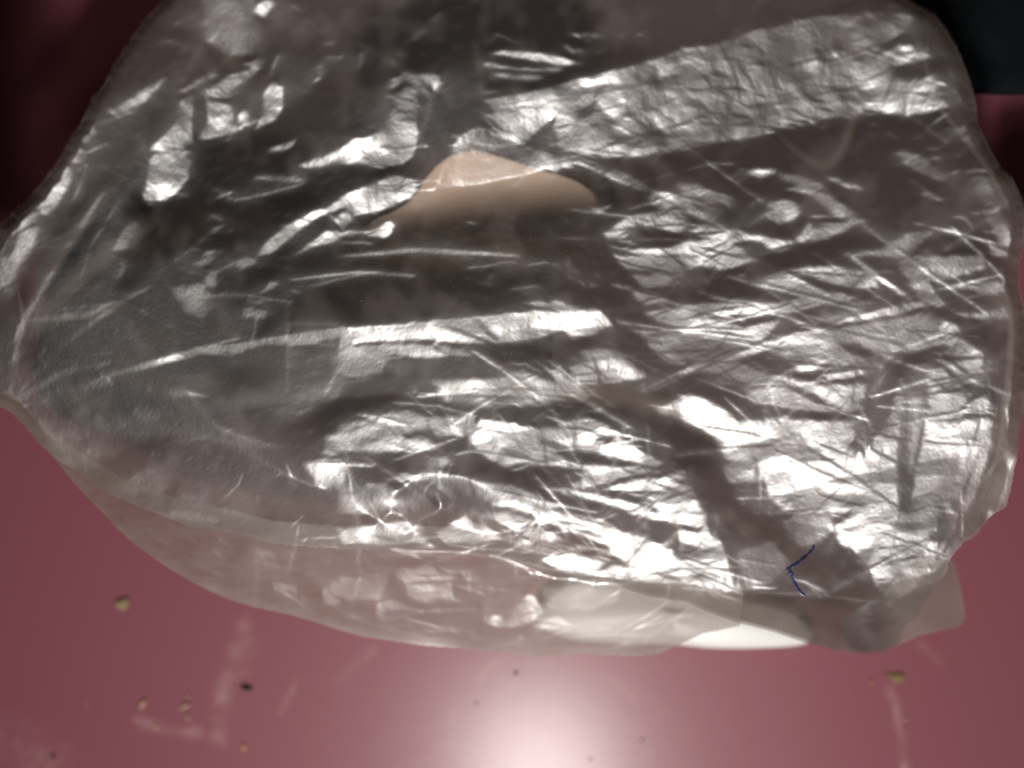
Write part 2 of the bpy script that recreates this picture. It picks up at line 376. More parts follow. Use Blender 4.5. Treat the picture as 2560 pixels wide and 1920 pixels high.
# middle left
CROPS.append((0, 640, [
    P(.30, 40, 0,20, 130,0, 170,0, 90,150, 0,210), L(.5, 12, 0,190, 90,240), L(.5, 24, 780,10, 790,70, 760,160), P(.65, 14, 1230,60, 1300,20, 1370,0, 1375,30, 1300,60), P(.6, 14, 1510,40, 1560,20, 1640,10, 1640,50, 1540,90), 
    P(.4, 14, 1335,80, 1380,100, 1390,200, 1350,190), P(.45, 16, 1610,250, 1680,230, 1740,160, 1790,180, 1700,230), P(.35, 14, 1620,290, 1720,290, 1660,310), L(.6, 7, 1880,220, 1920,240), L(.5, 6, 1650,260, 1800,290, 1880,300),
    L(.7, 14, 820,255, 840,265), L(.35, 18, 700,320, 850,260, 1000,180), L(.3, 18, 400,370, 560,380, 700,330), L(.4, 8, 380,340, 600,325, 750,290), L(.5, 9, 900,335, 950,380), L(.35, 14, 1040,430, 1110,460),
    S(.25, 14, 1040,190, 1015,300), S(.3, 30, 1560,380, 1700,380), P(.3, 20, 1560,330, 1720,350, 1700,400, 1580,400), P(.2, 30, 1100,200, 1300,180, 1380,330, 1300,400, 1180,360),
    L(.6, 6, 1980,200, 2212,140), L(.35, 14, 2060,120, 2080,160), S(.3, 12, 1850,430, 2200,440),
    # long crease and its lit flank
    P(.45, 14, 820,740, 1000,680, 1250,610, 1500,560, 1700,530, 1850,510, 2000,490, 2212,460, 2212,520, 2000,560, 1850,575, 1700,570, 1550,620, 1300,640, 1100,680, 900,740),
    L(.95, 6, 800,738, 1100,650, 1400,585, 1700,545, 1850,512, 2000,488, 2212,458), L(.85, 7, 1860,580, 2000,560, 2212,585), L(1, 8, 1900,505, 1920,515), L(.4, 6, 1460,580, 1530,700), L(.5, 5, 1320,600, 1450,640, 1560,620),
    P(.05, 40, 1850,590, 2212,600, 2212,760, 1900,800, 1860,700), P(.05, 60, 1740,1000, 1900,880, 2212,760, 2212,900, 2000,1000, 1800,1080),
    P(.0, 60, 520,800, 650,780, 900,960, 1100,1080, 1400,1060, 1700,1040, 1900,1060, 2100,1050, 2100,1200, 1900,1260, 1600,1160, 1300,1150, 1000,1160, 800,1100, 600,950),
    P(.0, 80, 800,1200, 1200,1180, 1600,1240, 1900,1340, 1900,1600, 1300,1646, 1000,1600, 800,1400),
    L(.0, 24, 680,830, 780,870, 900,890), L(.0, 40, 1230,880, 1350,870, 1600,890, 1700,920), L(.0, 20, 1400,1160, 1700,1200, 1950,1260), L(.5, 9, 700,1030, 850,1110, 960,1140), L(.4, 9, 1100,1200, 1300,1170, 1500,1110),
    L(.6, 10, 1560,1400, 1530,1480, 1430,1560), L(.6, 8, 2100,880, 2160,750, 2200,700), L(.5, 9, 1400,1280, 1430,1310), L(.6, 9, 1780,1420, 1800,1400), L(.5, 9, 1640,1540, 1680,1590), L(.4, 16, 1840,1340, 1900,1500), L(.5, 10, 1850,1380, 1870,1400),
    L(.35, 20, 520,980, 700,1080, 900,1140, 1100,1160), L(.3, 16, 640,760, 760,830), L(.3, 12, 1050,880, 1180,900), L(.35, 14, 250,950, 330,900, 450,890, 540,930), L(.4, 10, 560,640, 720,620), S(.4, 20, 270,620, 300,600), L(.5, 30, 100,1000, 180,960), 
    P(.4, 30, 2070,1270, 2110,1150, 2212,1130, 2212,1250, 2110,1280), P(.35, 40, 1950,1330, 2212,1290, 2212,1500, 2060,1480), L(.6, 10, 2080,1380, 2180,1380),
    L(.4, 20, 560,1240, 640,1290), L(.3, 12, 230,1190, 350,1250, 480,1350), L(.35, 12, 600,1330, 900,1540, 1000,1646), L(.35, 14, 90,560, 120,450, 180,380), S(.3, 20, 80,680, 130,530, 160,430), 
]))
# centre
CROPS.append((850, 640, [
    # right fan of facets
    P(.65, 26, 1760,0, 1900,10, 2212,30, 2212,100, 1980,100, 1850,80, 1800,40), P(.8, 14, 1800,0, 2000,0, 2212,10, 2212,60, 2000,40), L(.0, 14, 1730,0, 1880,60, 2120,110), P(.5, 30, 1880,130, 2212,110, 2212,180, 1960,200), P(.7, 24, 1890,240, 1960,230, 2080,260, 2130,290, 1960,310, 1900,280), P(.4, 20, 1760,180, 1870,200, 1880,220, 1760,190),
    L(.9, 8, 1900,230, 1960,225, 2050,240), L(.0, 16, 1860,210, 2000,240, 2212,290), L(.9, 10, 1980,360, 2080,345, 2212,330), P(.95, 20, 1960,370, 2060,350, 2212,340, 2212,440, 2080,450, 2060,480, 1900,490, 2100,490, 2212,470, 2212,430, 2100,400),
    P(.8, 20, 1980,380, 2100,370, 2212,360, 2212,450, 2080,440), L(.0, 9, 2090,380, 2070,430, 2045,480), L(.9, 8, 1880,488, 2000,492, 2150,480, 2212,470),
    L(.5, 8, 1610,210, 1640,150, 1665,90), P(.45, 26, 1980,540, 2212,640, 2212,700, 2100,680, 1990,590), L(.8, 6, 2000,590, 2100,640, 2212,700), L(.0, 6, 2010,600, 2212,720), P(.35, 40, 1940,510, 2212,510, 2212,620, 2050,560),
    # central tongue
    P(.85, 14, 0,460, 200,450, 450,435, 600,410, 850,395, 1050,370, 1250,350, 1450,350, 1600,340, 1650,335, 1700,380, 1755,440, 1640,500, 1500,530, 1430,480, 1300,520, 1150,560, 900,560, 700,560, 600,540, 450,540, 200,550, 0,575, 0,520, 100,490),
    P(.35, 16, 0,490, 150,465, 400,450, 560,430, 540,510, 350,530, 150,530, 0,510), P(.35, 14, 600,430, 870,410, 900,470, 880,500, 760,500, 650,470), P(.3, 16, 980,400, 1150,380, 1300,390, 1200,450, 1080,470, 1000,450),
    P(1, 20, 1430,400, 1550,350, 1640,360, 1730,440, 1600,510, 1470,520, 1450,460), P(.95, 20, 850,550, 900,520, 1050,500, 1250,500, 1400,470, 1350,510, 1100,540),
    L(.0, 9, 870,410, 920,480, 1010,540), L(.0, 10, 880,400, 960,490, 1030,540), L(.1, 9, 1150,560, 1190,480, 1240,410), L(.1, 9, 1180,570, 1250,500, 1400,440, 1500,400, 1640,340), L(.9, 7, 1170,560, 1220,480, 1260,410), L(.9, 6, 1210,560, 1300,500, 1460,430, 1640,350),
    L(.0, 7, 470,520, 560,560, 640,570), L(.1, 6, 560,500, 660,560), L(.1, 6, 160,480, 270,550), L(.1, 6, 230,470, 320,560), L(.8, 9, 630,520, 600,580, 680,510), L(.6, 6, 1180,300, 1320,330, 1460,360), P(.4, 20, 1230,300, 1400,290, 1500,320, 1560,340, 1400,340),
    P(.0, 20, 1640,500, 1760,450, 1760,560, 1640,570), L(.8, 5, 1755,440, 1755,500, 1740,560),
    P(.3, 30, 0,590, 400,560, 640,580, 800,600, 840,650, 700,640, 420,630, 200,660, 0,700), P(.45, 16, 410,630, 600,615, 760,630, 640,650, 460,650), L(.0, 12, 600,580, 700,640, 780,660), L(.1, 7, 200,600, 560,605), L(.5, 8, 110,590, 130,700, 170,800), L(.4, 6, 340,690, 390,780),
    L(.5, 5, 180,665, 400,655), P(.15, 30, 0,640, 300,660, 260,760, 60,780, 0,720),
    # middle right of tongue
    P(.75, 50, 1500,760, 1560,700, 1700,650, 1830,680, 1950,760, 1850,800, 1650,800, 1540,820), P(.3, 40, 1560,620, 1700,610, 1800,650, 1600,680), L(.1, 7, 1680,590, 1850,640, 2100,770, 2212,830), L(.0, 30, 1900,700, 2060,760, 2212,850),
    P(.4, 24, 1480,710, 1580,690, 1500,740), L(.2, 8, 1700,760, 1740,690, 1790,680), L(.8, 6, 1940,850, 1960,810), 
    P(.6, 30, 2100,960, 2212,900, 2212,1040, 2130,1000), P(.4, 40, 1600,1000, 2212,980, 2212,1050),
    P(.0, 40, 1700,950, 1850,930, 2000,980, 2212,1060, 2212,1330, 2080,1300, 1940,1270, 1880,1180, 1800,1100, 1740,1020),
    L(.95, 14, 1560,900, 1700,1000, 1800,1060, 1895,1120), P(.7, 14, 1400,880, 1500,890, 1600,930, 1750,1040, 1890,1120, 1760,1060, 1600,960, 1500,910), P(.35, 30, 1300,700, 1500,800, 1700,1000, 1600,920, 1450,850, 1380,780),
    L(.8, 7, 1190,690, 1300,760), L(.9, 8, 1370,780, 1390,740, 1415,700), L(.8, 7, 1385,780, 1380,740), L(.6, 6, 1250,670, 1400,760, 1550,860), L(.6, 6, 1000,860, 1050,800, 1100,750), L(.6, 6, 1160,790, 1240,750), L(.8, 7, 1100,690, 1170,700, 1195,685),
    P(.35, 20, 1040,740, 1180,730, 1220,760, 1100,800), 
    # beige strip zone: moderately lit
    P(.30, 50, 600,800, 1300,790, 1500,860, 1300,960, 900,960, 650,930), L(.05, 14, 600,890, 900,900, 1250,912), L(.6, 10, 500,885, 600,880, 900,890), L(.7, 9, 930,940, 1100,950, 1160,965), L(.5, 18, 1180,940, 1420,900),
    L(.8, 8, 490,830, 485,880, 470,885), L(.0, 8, 480,975, 540,940, 600,915), L(.5, 7, 430,880, 520,960, 620,1040), L(.0, 7, 610,910, 680,1010, 760,1110), L(.8, 6, 640,950, 700,1040), L(.8, 12, 600,1150, 640,1110, 700,1055), L(.5, 8, 580,1000, 590,985, 620,990), L(.8, 6, 1240,1070, 1310,1000), L(.0, 6, 1250,1075, 1320,1005),
    P(.22, 50, 0,1100, 150,1060, 420,1000, 560,1040, 560,1120, 380,1140, 200,1170, 60,1240, 0,1240), L(.9, 10, 250,990, 320,1080, 400,1170, 540,1360), L(.0, 5, 245,1000, 300,1080, 380,1170), L(.1, 9, 30,1240, 200,1160, 380,1110), L(.7, 7, 80,1070, 250,1110),
    P(.38, 40, 60,1240, 300,1170, 560,1180, 640,1240, 440,1260, 200,1260), L(.7, 6, 360,1020, 400,1100), P(.2, 30, 560,1040, 860,1030, 850,1160, 620,1160),
    # bright lower band
    P(.75, 26, 870,1100, 910,1040, 960,1060, 1100,1080, 1300,1120, 1450,1080, 1600,1040, 1700,1080, 1760,1140, 1900,1240, 2070,1330, 2030,1370, 1900,1330, 1700,1290, 1450,1240, 1300,1250, 1450,1300, 1550,1360, 1350,1350, 1200,1330, 1050,1350, 950,1300, 870,1230, 840,1180),
    P(1, 40, 1480,1180, 1560,1110, 1700,1150, 1860,1270, 1800,1300, 1600,1260), P(.1, 20, 1020,1220, 1200,1270, 1280,1330, 1150,1300, 1040,1260), P(.1, 16, 1260,1150, 1400,1200, 1520,1270, 1400,1250, 1280,1200), P(.2, 24, 940,1060, 1010,1150, 1060,1220, 980,1190),
    L(.0, 14, 890,1015, 1040,1050, 1200,1070, 1320,1080), P(.0, 30, 1180,1060, 1330,1050, 1400,1100, 1260,1110), P(.0, 20, 1640,1180, 1720,1150, 1770,1170, 1720,1210), P(.25, 20, 1560,1060, 1640,1100, 1600,1160, 1540,1120),
    L(.6, 6, 830,1020, 830,1320), L(.7, 6, 1480,1080, 1490,1240), L(.7, 6, 1235,1200, 1240,1320), L(.6, 6, 860,1000, 860,1120),
    # dark diagonal valley
    P(.0, 26, 0,1260, 250,1270, 520,1250, 700,1290, 850,1310, 1000,1340, 1150,1390, 1300,1420, 1560,1490, 1700,1560, 1900,1646, 1500,1646, 1300,1530, 1100,1480, 900,1440, 800,1400, 500,1390, 300,1360, 100,1330, 0,1340),
    P(.3, 30, 550,1290, 700,1290, 720,1340, 560,1380), P(.35, 30, 300,1440, 600,1380, 700,1420, 560,1440), L(.8, 10, 1100,1380, 1160,1370, 1240,1330), P(.25, 40, 560,1380, 1000,1470, 1200,1520, 900,1500, 700,1470),
    P(.55, 30, 900,1480, 1100,1480, 1250,1530, 1400,1620, 1200,1646, 1000,1600, 880,1540), P(.8, 26, 1280,1490, 1550,1510, 1750,1560, 1900,1590, 2000,1646, 1900,1646, 1600,1560), 
    P(.85, 24, 1580,1340, 1800,1360, 1950,1360, 2060,1390, 1900,1400, 1750,1450, 1600,1500, 1500,1480, 1560,1430), P(.95, 30, 1700,1500, 1900,1440, 2100,1420, 2212,1480, 2212,1600, 2000,1560), L(.0, 14, 1570,1500, 1750,1460, 1900,1420, 2050,1380), L(.0, 12, 1600,1510, 1900,1520, 2150,1530), 
    P(.85, 24, 2020,1580, 2212,1600, 2212,1646, 2050,1646), L(.9, 6, 2000,1400, 2060,1375), P(.15, 30, 560,1430, 850,1480, 860,1560, 700,1560), L(.8, 8, 430,1570, 440,1620), L(.6, 8, 540,1530, 560,1490, 640,1410, 720,1260), L(.6, 6, 670,1480, 700,1380, 740,1290), L(.0, 8, 830,1400, 850,1520), L(.6, 5, 500,1550, 550,1540),
    P(.25, 50, 0,1480, 300,1480, 600,1600, 400,1646, 0,1646), L(.4, 20, 380,1400, 560,1420), L(.5, 7, 700,1620, 740,1580), P(.35, 30, 980,1500, 1040,1460, 1180,1500, 1100,1540), L(.6, 18, 1370,1560, 1360,1500), P(.7, 30, 2130,1400, 2212,1380, 2212,1440, 2140,1430),
    L(.4, 8, 0,150, 200,105), L(.7, 5, 1050,45, 1100,35, 1140,50), L(.4, 8, 820,75, 950,65, 1050,40), L(.35, 8, 1200,60, 1320,40, 1400,60), L(.4, 5, 1100,215, 1280,190), L(.5, 5, 1470,0, 1475,150), L(.4, 10, 800,0, 840,20), L(.3, 5, 970,110, 960,200),
]))
# middle right
CROPS.append((1700, 640, [
    P(.7, 20, 0,0, 60,0, 400,0, 500,20, 300,90, 100,60, 0,60), P(.0, 30, 0,110, 200,100, 480,60, 800,20, 900,0, 1000,0, 800,60, 660,110, 600,170, 500,250, 300,240, 0,230),
    P(.5, 26, 470,170, 620,110, 720,130, 860,210, 940,250, 760,240, 560,210), P(.95, 12, 650,95, 760,140, 980,250, 940,260, 820,200, 690,120), P(.6, 26, 700,90, 900,60, 1100,90, 1240,130, 1290,200, 1100,210, 960,170, 800,110), L(.0, 6, 750,100, 1000,120, 1200,130), P(.0, 20, 720,120, 900,160, 1150,230, 1100,250, 1000,230, 860,180),
    P(1, 14, 1080,0, 1130,0, 1200,60, 1300,140, 1440,230, 1500,290, 1400,240, 1250,140), P(.0, 16, 1130,0, 1350,10, 1450,130, 1500,270, 1420,220, 1250,90), P(.2, 30, 1380,0, 1600,0, 1560,160, 1500,180, 1450,120), 
    P(.5, 26, 1620,0, 1950,0, 1960,80, 1860,110, 1700,150, 1560,190, 1600,90), L(.0, 12, 1560,190, 1750,150, 1880,120, 2050,115), L(.9, 12, 1940,0, 2000,60, 2070,140, 2150,230), P(.6, 24, 1740,200, 1900,170, 2050,160, 2100,230, 1960,250, 1860,210), L(.0, 9, 1700,190, 1850,180, 1960,190),
    P(.0, 30, 1750,310, 1900,260, 2030,280, 2000,350, 1860,370), P(.6, 26, 1760,350, 1900,380, 2050,350, 2100,330, 2100,390, 1960,400, 1850,390), P(.7, 16, 1480,180, 1600,160, 1640,230, 1700,310, 1660,330, 1560,290, 1500,230),
    P(.9, 14, 0,320, 200,290, 260,270, 600,285, 900,265, 1040,240, 1120,260, 1080,290, 960,300, 800,340, 700,365, 640,370, 400,400, 200,430, 0,480, 0,380), P(.0, 12, 0,250, 260,265, 500,280, 800,270, 700,290, 400,310, 200,300, 0,300),
    P(.0, 12, 130,400, 300,380, 560,380, 400,400, 240,410), P(.05, 14, 60,460, 250,430, 400,460, 580,440, 480,500, 300,500, 100,520), P(.6, 20, 0,480, 100,470, 300,430, 400,460, 580,435, 640,390, 600,470, 500,560, 380,590, 200,620, 100,600, 0,620),
    P(.15, 40, 0,500, 300,480, 440,540, 340,620, 150,640, 0,640), L(.7, 7, 300,280, 480,330, 700,400, 900,480, 990,525), P(.6, 26, 760,260, 960,270, 900,310, 820,330), P(.15, 30, 900,330, 1000,300, 1240,290, 1200,350, 1050,400, 930,440),
    P(.85, 14, 990,440, 1100,390, 1250,360, 1400,320, 1560,285, 1580,320, 1400,370, 1200,410, 1050,430), P(.0, 12, 940,460, 1200,440, 1400,390, 1600,340, 1500,400, 1300,450, 1100,465), P(.8, 14, 680,370, 800,430, 920,480, 840,490, 760,520, 900,480, 780,460),
    P(.7, 14, 0,740, 150,690, 350,620, 560,550, 760,490, 950,470, 900,500, 720,560, 500,630, 330,690, 130,740, 0,775), L(.0, 7, 0,725, 200,650, 450,570, 700,500), L(.95, 8, 130,710, 330,640, 520,580, 680,540), L(.0, 7, 100,745, 300,690, 500,630),
    L(.9, 6, 240,330, 260,280, 200,240), L(.8, 7, 770,500, 850,480, 940,475),
    # big quiet facet right of centre
    P(.30, 30, 1000,470, 1400,400, 1600,360, 1680,560, 1500,620, 1350,680, 1100,730, 800,740, 700,680, 560,610, 800,540), P(.85, 24, 700,730, 760,700, 850,700, 990,640, 940,710, 800,745, 720,740), P(.0, 26, 1000,560, 1150,560, 1320,660, 1250,690, 1100,630), P(.5, 30, 1100,520, 1250,480, 1350,560, 1250,600), P(.7, 26, 700,560, 800,520, 1000,540, 980,590, 850,640, 760,600),
    L(.9, 8, 1600,340, 1680,480, 1700,570), L(.0, 10, 1620,370, 1670,480, 1690,590), L(.0, 8, 800,745, 1100,735, 1350,685, 1600,600, 1690,570), P(.95, 12, 920,760, 1100,740, 1300,690, 1420,670, 1280,730, 1100,770, 950,790),
    L(.95, 9, 420,830, 600,825, 850,810, 1100,780, 1300,720, 1420,680), L(.0, 6, 520,835, 850,825, 1100,795, 1350,725),
    P(.7, 30, 560,760, 900,830, 1200,830, 1180,900, 1100,1000, 1050,1010, 900,900, 720,830), P(.4, 30, 420,850, 700,850, 850,920, 1000,1010, 700,1000, 560,960, 450,950),
    L(.0, 9, 450,680, 600,780, 800,900, 1100,1060), L(.8, 6, 460,675, 560,740), P(.35, 26, 60,640, 400,690, 640,790, 500,830, 300,780, 100,720), P(.1, 24, 100,720, 300,780, 480,830, 420,850, 200,820),
    P(.0, 16, 60,800, 130,800, 300,880, 480,950, 650,980, 1040,1020, 900,1040, 640,1020, 560,1000, 380,930, 200,870), L(.9, 6, 110,790, 300,860, 500,940), P(.0, 20, 530,950, 640,960, 700,990, 620,1010, 560,1000), L(.0, 8, 650,1000, 1040,1020),
    # brightest field
    P(.85, 40, 0,900, 100,900, 300,1000, 400,1080, 600,1040, 900,1060, 1120,1060, 1100,1200, 1180,1300, 1350,1100, 1400,900, 1430,800, 1420,1200, 1390,1646, 700,1646, 500,1500, 300,1300, 200,1200, 100,1100, 0,1040),
    P(1, 40, 400,1060, 560,1060, 560,1180, 420,1200), P(1, 50, 560,1260, 900,1200, 1050,1320, 1000,1500, 800,1600, 600,1400), P(.5, 30, 570,1060, 800,1080, 720,1190, 600,1160), L(.0, 7, 130,1090, 450,1140, 700,1210), L(.0, 7, 850,1190, 1000,1250, 1130,1300), L(.2, 8, 250,1290, 500,1230, 750,1210), L(.9, 8, 250,1280, 500,1200, 720,1200),
    P(.3, 40, 660,1230, 900,1240, 900,1320, 700,1340), P(.55, 40, 560,1400, 700,1380, 740,1500, 600,1500),
    P(.0, 26, 1300,680, 1420,660, 1320,840, 1250,940, 1260,1020, 1200,1200, 1160,1280, 1090,1240, 1100,1180, 1200,1050, 1230,900, 1200,850, 1280,760), 
    P(.05, 22, 1430,650, 1580,620, 1620,640, 1600,860, 1590,1000, 1540,1150, 1500,1300, 1480,1500, 1400,1600, 1390,1300, 1420,1000, 1440,800), P(.35, 50, 1490,900, 1560,900, 1530,1150, 1480,1400), 
    P(.75, 30, 1600,740, 1700,720, 1800,830, 1860,880, 1820,1000, 1760,1100, 1700,1300, 1680,1400, 1600,1646, 1480,1646, 1520,1400, 1560,1200, 1600,1000), P(.8, 24, 1680,420, 1780,450, 1850,560, 1960,640, 1930,800, 1800,820, 1760,740, 1640,660, 1720,600), 
    P(1, 10, 1700,800, 1780,820, 1800,850, 1700,860), L(.0, 14, 1690,880, 1800,865, 1940,865), L(.0, 14, 1690,820, 1690,860), L(.9, 7, 1780,815, 1880,815, 1950,800), L(.9, 14, 1640,620, 1740,650, 1800,625, 1870,625), L(.0, 8, 1700,420, 1790,500, 1860,560, 1960,620), L(.9, 8, 1680,400, 1740,460, 1790,520), 
    P(.0, 18, 1960,520, 2010,480, 2040,500, 1990,620, 1940,800, 1920,860, 1860,860, 1940,720), P(.0, 20, 1780,1000, 1850,900, 1950,870, 1870,950, 1790,1010, 1740,1100, 1730,1060), P(.6, 26, 1850,960, 1960,880, 2000,950, 1960,1000), L(.9, 9, 1850,985, 1960,990, 2050,1040), L(.0, 7, 1600,1060, 1800,1050, 1960,1020),
    P(.8, 30, 1700,1150, 1850,1060, 2000,1050, 2000,1180, 1900,1330, 1800,1500, 1700,1646, 1620,1646, 1700,1400, 1720,1250), P(.1, 26, 1720,1360, 1760,1270, 1820,1240, 1800,1400, 1700,1560, 1640,1646, 1620,1600), L(.9, 12, 1560,1220, 1700,1250), L(.0, 7, 1580,1190, 1700,1210), L(.0, 7, 1840,1170, 2000,1210), L(.0, 12, 1840,1180, 1850,1240),
    P(1, 20, 1850,1500, 1900,1350, 1960,1230, 2010,1180, 2000,1280, 1920,1450, 1860,1600, 1820,1646), P(.0, 26, 1990,1250, 2040,1180, 2030,1350, 1950,1500, 1900,1646, 1880,1600),
    L(.0, 36, 2040,520, 2050,900, 2040,1100), L(.6, 14, 2130,800, 2100,1000, 2120,1160), P(.7, 26, 2100,1190, 2170,1200, 2160,1330, 2110,1380, 2080,1260), L(.8, 9, 2110,1380, 2090,1500, 2040,1640), L(.9, 10, 2140,1370, 2120,1460, 2080,1600), L(.5, 10, 1980,780, 1990,900), L(.0, 14, 2000,1100, 2050,1160), L(.6, 10, 2180,640, 2160,800),
    P(.7, 20, 1080,1350, 1180,1360, 1300,1300, 1370,1240, 1370,1400, 1380,1646, 1150,1646, 1100,1500), L(.0, 8, 1300,1240, 1280,1370, 1310,1460), L(.0, 9, 1240,1100, 1320,1160, 1400,1170, 1480,1190), P(.1, 14, 1230,1160, 1290,1150, 1270,1200), P(.1, 16, 1200,1480, 1260,1460, 1250,1540), L(.0, 14, 910,1540, 1100,1590, 1250,1620), L(.9, 7, 1130,1540, 1240,1640),
    # dark lower left of this crop
    P(.0, 40, 0,1060, 120,1100, 260,1200, 280,1300, 400,1320, 520,1400, 560,1450, 560,1560, 640,1646, 200,1646, 80,1400, 0,1300), P(.25, 50, 280,1340, 420,1320, 540,1400, 480,1450, 320,1440), P(.75, 30, 0,1470, 60,1480, 140,1646, 0,1646), L(.8, 14, 0,1530, 15,1550),
]))
# lower left
CROPS.append((0, 1280, [
    L(.3, 16, 980,0, 1100,60), L(.3, 40, 1100,0, 1400,60), L(.9, 8, 1870,100, 1950,20), L(.8, 6, 1940,90, 1960,150), P(.6, 10, 1920,180, 1980,170, 1960,200), L(.6, 8, 2000,170, 2160,165), L(.6, 5, 1100,0, 1480,140, 1750,215, 2000,235, 2212,240),
]))
# lower middle
CROPS.append((850, 1280, [
    P(.35, 30, 0,110, 400,60, 540,100, 560,200, 300,210, 0,200), P(.0, 12, 560,180, 620,150, 650,200, 600,220), L(.0, 9, 560,160, 650,100, 720,50), P(.5, 20, 620,140, 720,60, 800,30, 860,70, 1000,110, 1060,170, 900,200, 680,200), P(.15, 20, 640,100, 800,110, 960,130, 900,150, 700,130),
    P(.6, 26, 860,70, 1100,60, 1300,110, 1480,180, 1600,240, 1500,270, 1300,250, 1100,200, 1000,130), P(.85, 24, 1380,60, 1500,20, 1700,50, 1800,120, 2000,180, 2150,260, 2212,330, 2212,420, 1900,360, 1700,260, 1500,170), P(.7, 24, 1250,0, 1450,0, 1500,60, 1380,110, 1250,60), 
    P(.0, 20, 900,30, 1000,60, 1150,120, 1250,190, 1120,170, 960,110), P(.0, 20, 1300,60, 1420,100, 1600,170, 1760,230, 1700,250, 1520,210, 1380,140), P(.0, 20, 1550,0, 1750,20, 1950,70, 2060,130, 2150,220, 2212,250, 2212,290, 2050,180, 1900,120, 1700,60), P(.0, 24, 1680,0, 2000,40, 2212,100, 2212,180, 2050,110, 1850,60),
    P(.8, 20, 1850,0, 2100,0, 2212,30, 2212,80, 2000,50), P(.1, 20, 1260,270, 1400,290, 1500,310, 1440,320, 1300,300), P(.9, 20, 1300,310, 1400,240, 1450,180, 1460,130, 1480,240, 1600,300, 1900,370, 2200,450, 2000,450, 1700,420, 1400,370), L(.95, 9, 700,215, 900,240, 1100,245, 1300,270), L(.95, 9, 850,270, 1100,300, 1300,360, 1500,400, 1800,430, 2212,470), L(.9, 7, 1170,270, 1280,230, 1360,180), L(.9, 7, 1300,250, 1370,190),
    P(.1, 12, 1600,300, 1700,250, 1780,220, 1720,290, 1640,310), P(.0, 12, 1660,370, 1700,330, 1740,270, 1780,320, 1700,380), L(.9, 6, 1660,380, 1700,320), L(.8, 6, 1100,180, 1180,120, 1260,60), L(.0, 6, 1110,180, 1190,120), L(.0, 6, 1230,220, 1260,260, 1250,190), P(.6, 14, 520,230, 580,200, 620,240), P(.2, 20, 1300,150, 1350,130, 1330,190),
    L(.6, 6, 470,180, 500,150), L(.5, 6, 400,180, 410,150), L(.6, 5, 850,170, 860,190), L(.6, 4, 1120,90, 1240,80), L(.0, 10, 1300,200, 1400,250), P(.15, 30, 750,0, 1100,0, 1240,60, 1000,60),
]))
# lower right
CROPS.append((1700, 1280, [
    P(.85, 26, 0,0, 180,20, 150,90, 200,160, 290,200, 300,300, 330,400, 360,510, 200,500, 0,470), P(.0, 24, 180,0, 500,0, 640,20, 680,100, 720,210, 780,230, 900,180, 1000,180, 1100,260, 1200,380, 1260,480, 1330,540, 1340,590, 900,530, 600,515, 390,510, 340,400, 300,300, 260,180, 200,120),
    P(.4, 40, 680,60, 780,20, 960,30, 1000,100, 900,180, 780,220, 700,170), P(.3, 50, 380,260, 600,200, 700,330, 560,480, 400,500), P(.7, 12, 350,510, 375,430, 400,500), L(.9, 6, 370,510, 372,430), L(.9, 14, 720,430, 800,450, 940,515), P(.3, 20, 800,440, 900,500, 1000,520, 860,510),
    P(.9, 26, 1000,100, 1100,30, 1200,0, 1600,0, 1680,0, 1640,100, 1560,200, 1700,200, 1740,250, 1600,380, 1480,500, 1350,600, 1320,540, 1260,470, 1240,420, 1220,360, 1130,260, 1020,190), P(.3, 20, 1030,110, 1200,70, 1300,50, 1200,100, 1080,130), P(.15, 16, 1150,240, 1260,220, 1200,380, 1140,310), P(.3, 20, 1320,60, 1560,70, 1520,150, 1400,120), 
    L(.0, 8, 1100,240, 1220,380), L(1, 12, 1220,380, 1290,290, 1400,160), L(.0, 9, 1260,440, 1350,430, 1470,520), P(.1, 12, 1270,460, 1340,450, 1380,480, 1300,490), L(.9, 10, 1240,420, 1340,430, 1470,520), L(.0, 8, 1280,230, 1450,220), L(.0, 16, 1430,310, 1520,290, 1620,170), L(.0, 7, 1300,130, 1450,190, 1560,200), L(.0, 8, 1280,290, 1430,300), P(.2, 20, 1300,300, 1420,300, 1400,350, 1310,340),
    L(1, 20, 1560,120, 1540,200, 1500,280), L(1, 16, 1790,0, 1760,100, 1700,200, 1600,330, 1490,440), P(.0, 22, 1640,250, 1700,100, 1740,0, 1780,0, 1730,130, 1670,230), L(.0, 30, 1800,60, 1740,190, 1640,330, 1520,470), L(.9, 6, 1540,310, 1620,380), L(.9, 6, 1560,400, 1630,320),
    P(.0, 12, 0,80, 100,100, 160,105, 100,130, 0,110), P(.05, 20, 20,200, 140,230, 220,240, 100,290, 0,260), L(.9, 6, 0,310, 120,250, 230,220), L(.8, 9, 30,420, 150,460), P(.1, 16, 60,400, 200,440, 250,470, 100,430), L(.0, 7, 30,320, 130,380, 260,420),
    P(.8, 16, 1980,0, 2050,0, 2000,60, 1980,50), L(.6, 20, 1800,180, 1700,290, 1620,390), L(.3, 8, 600,740, 660,745), L(.7, 5, 610,715, 640,705), L(.3, 16, 0,490, 200,510, 400,580), L(.6, 6, 180,520, 230,545), L(.6, 4, 1320,745, 1400,745), L(.7, 6, 1150,700, 1260,690), L(.6, 5, 1200,660, 1250,650), L(.35, 12, 1400,620, 1340,700), L(.4, 6, 480,520, 850,530, 1340,590),
]))

FM = np.zeros(UU.shape)
for ox, oy, st in CROPS:
    paint(FM, st, ox, oy)

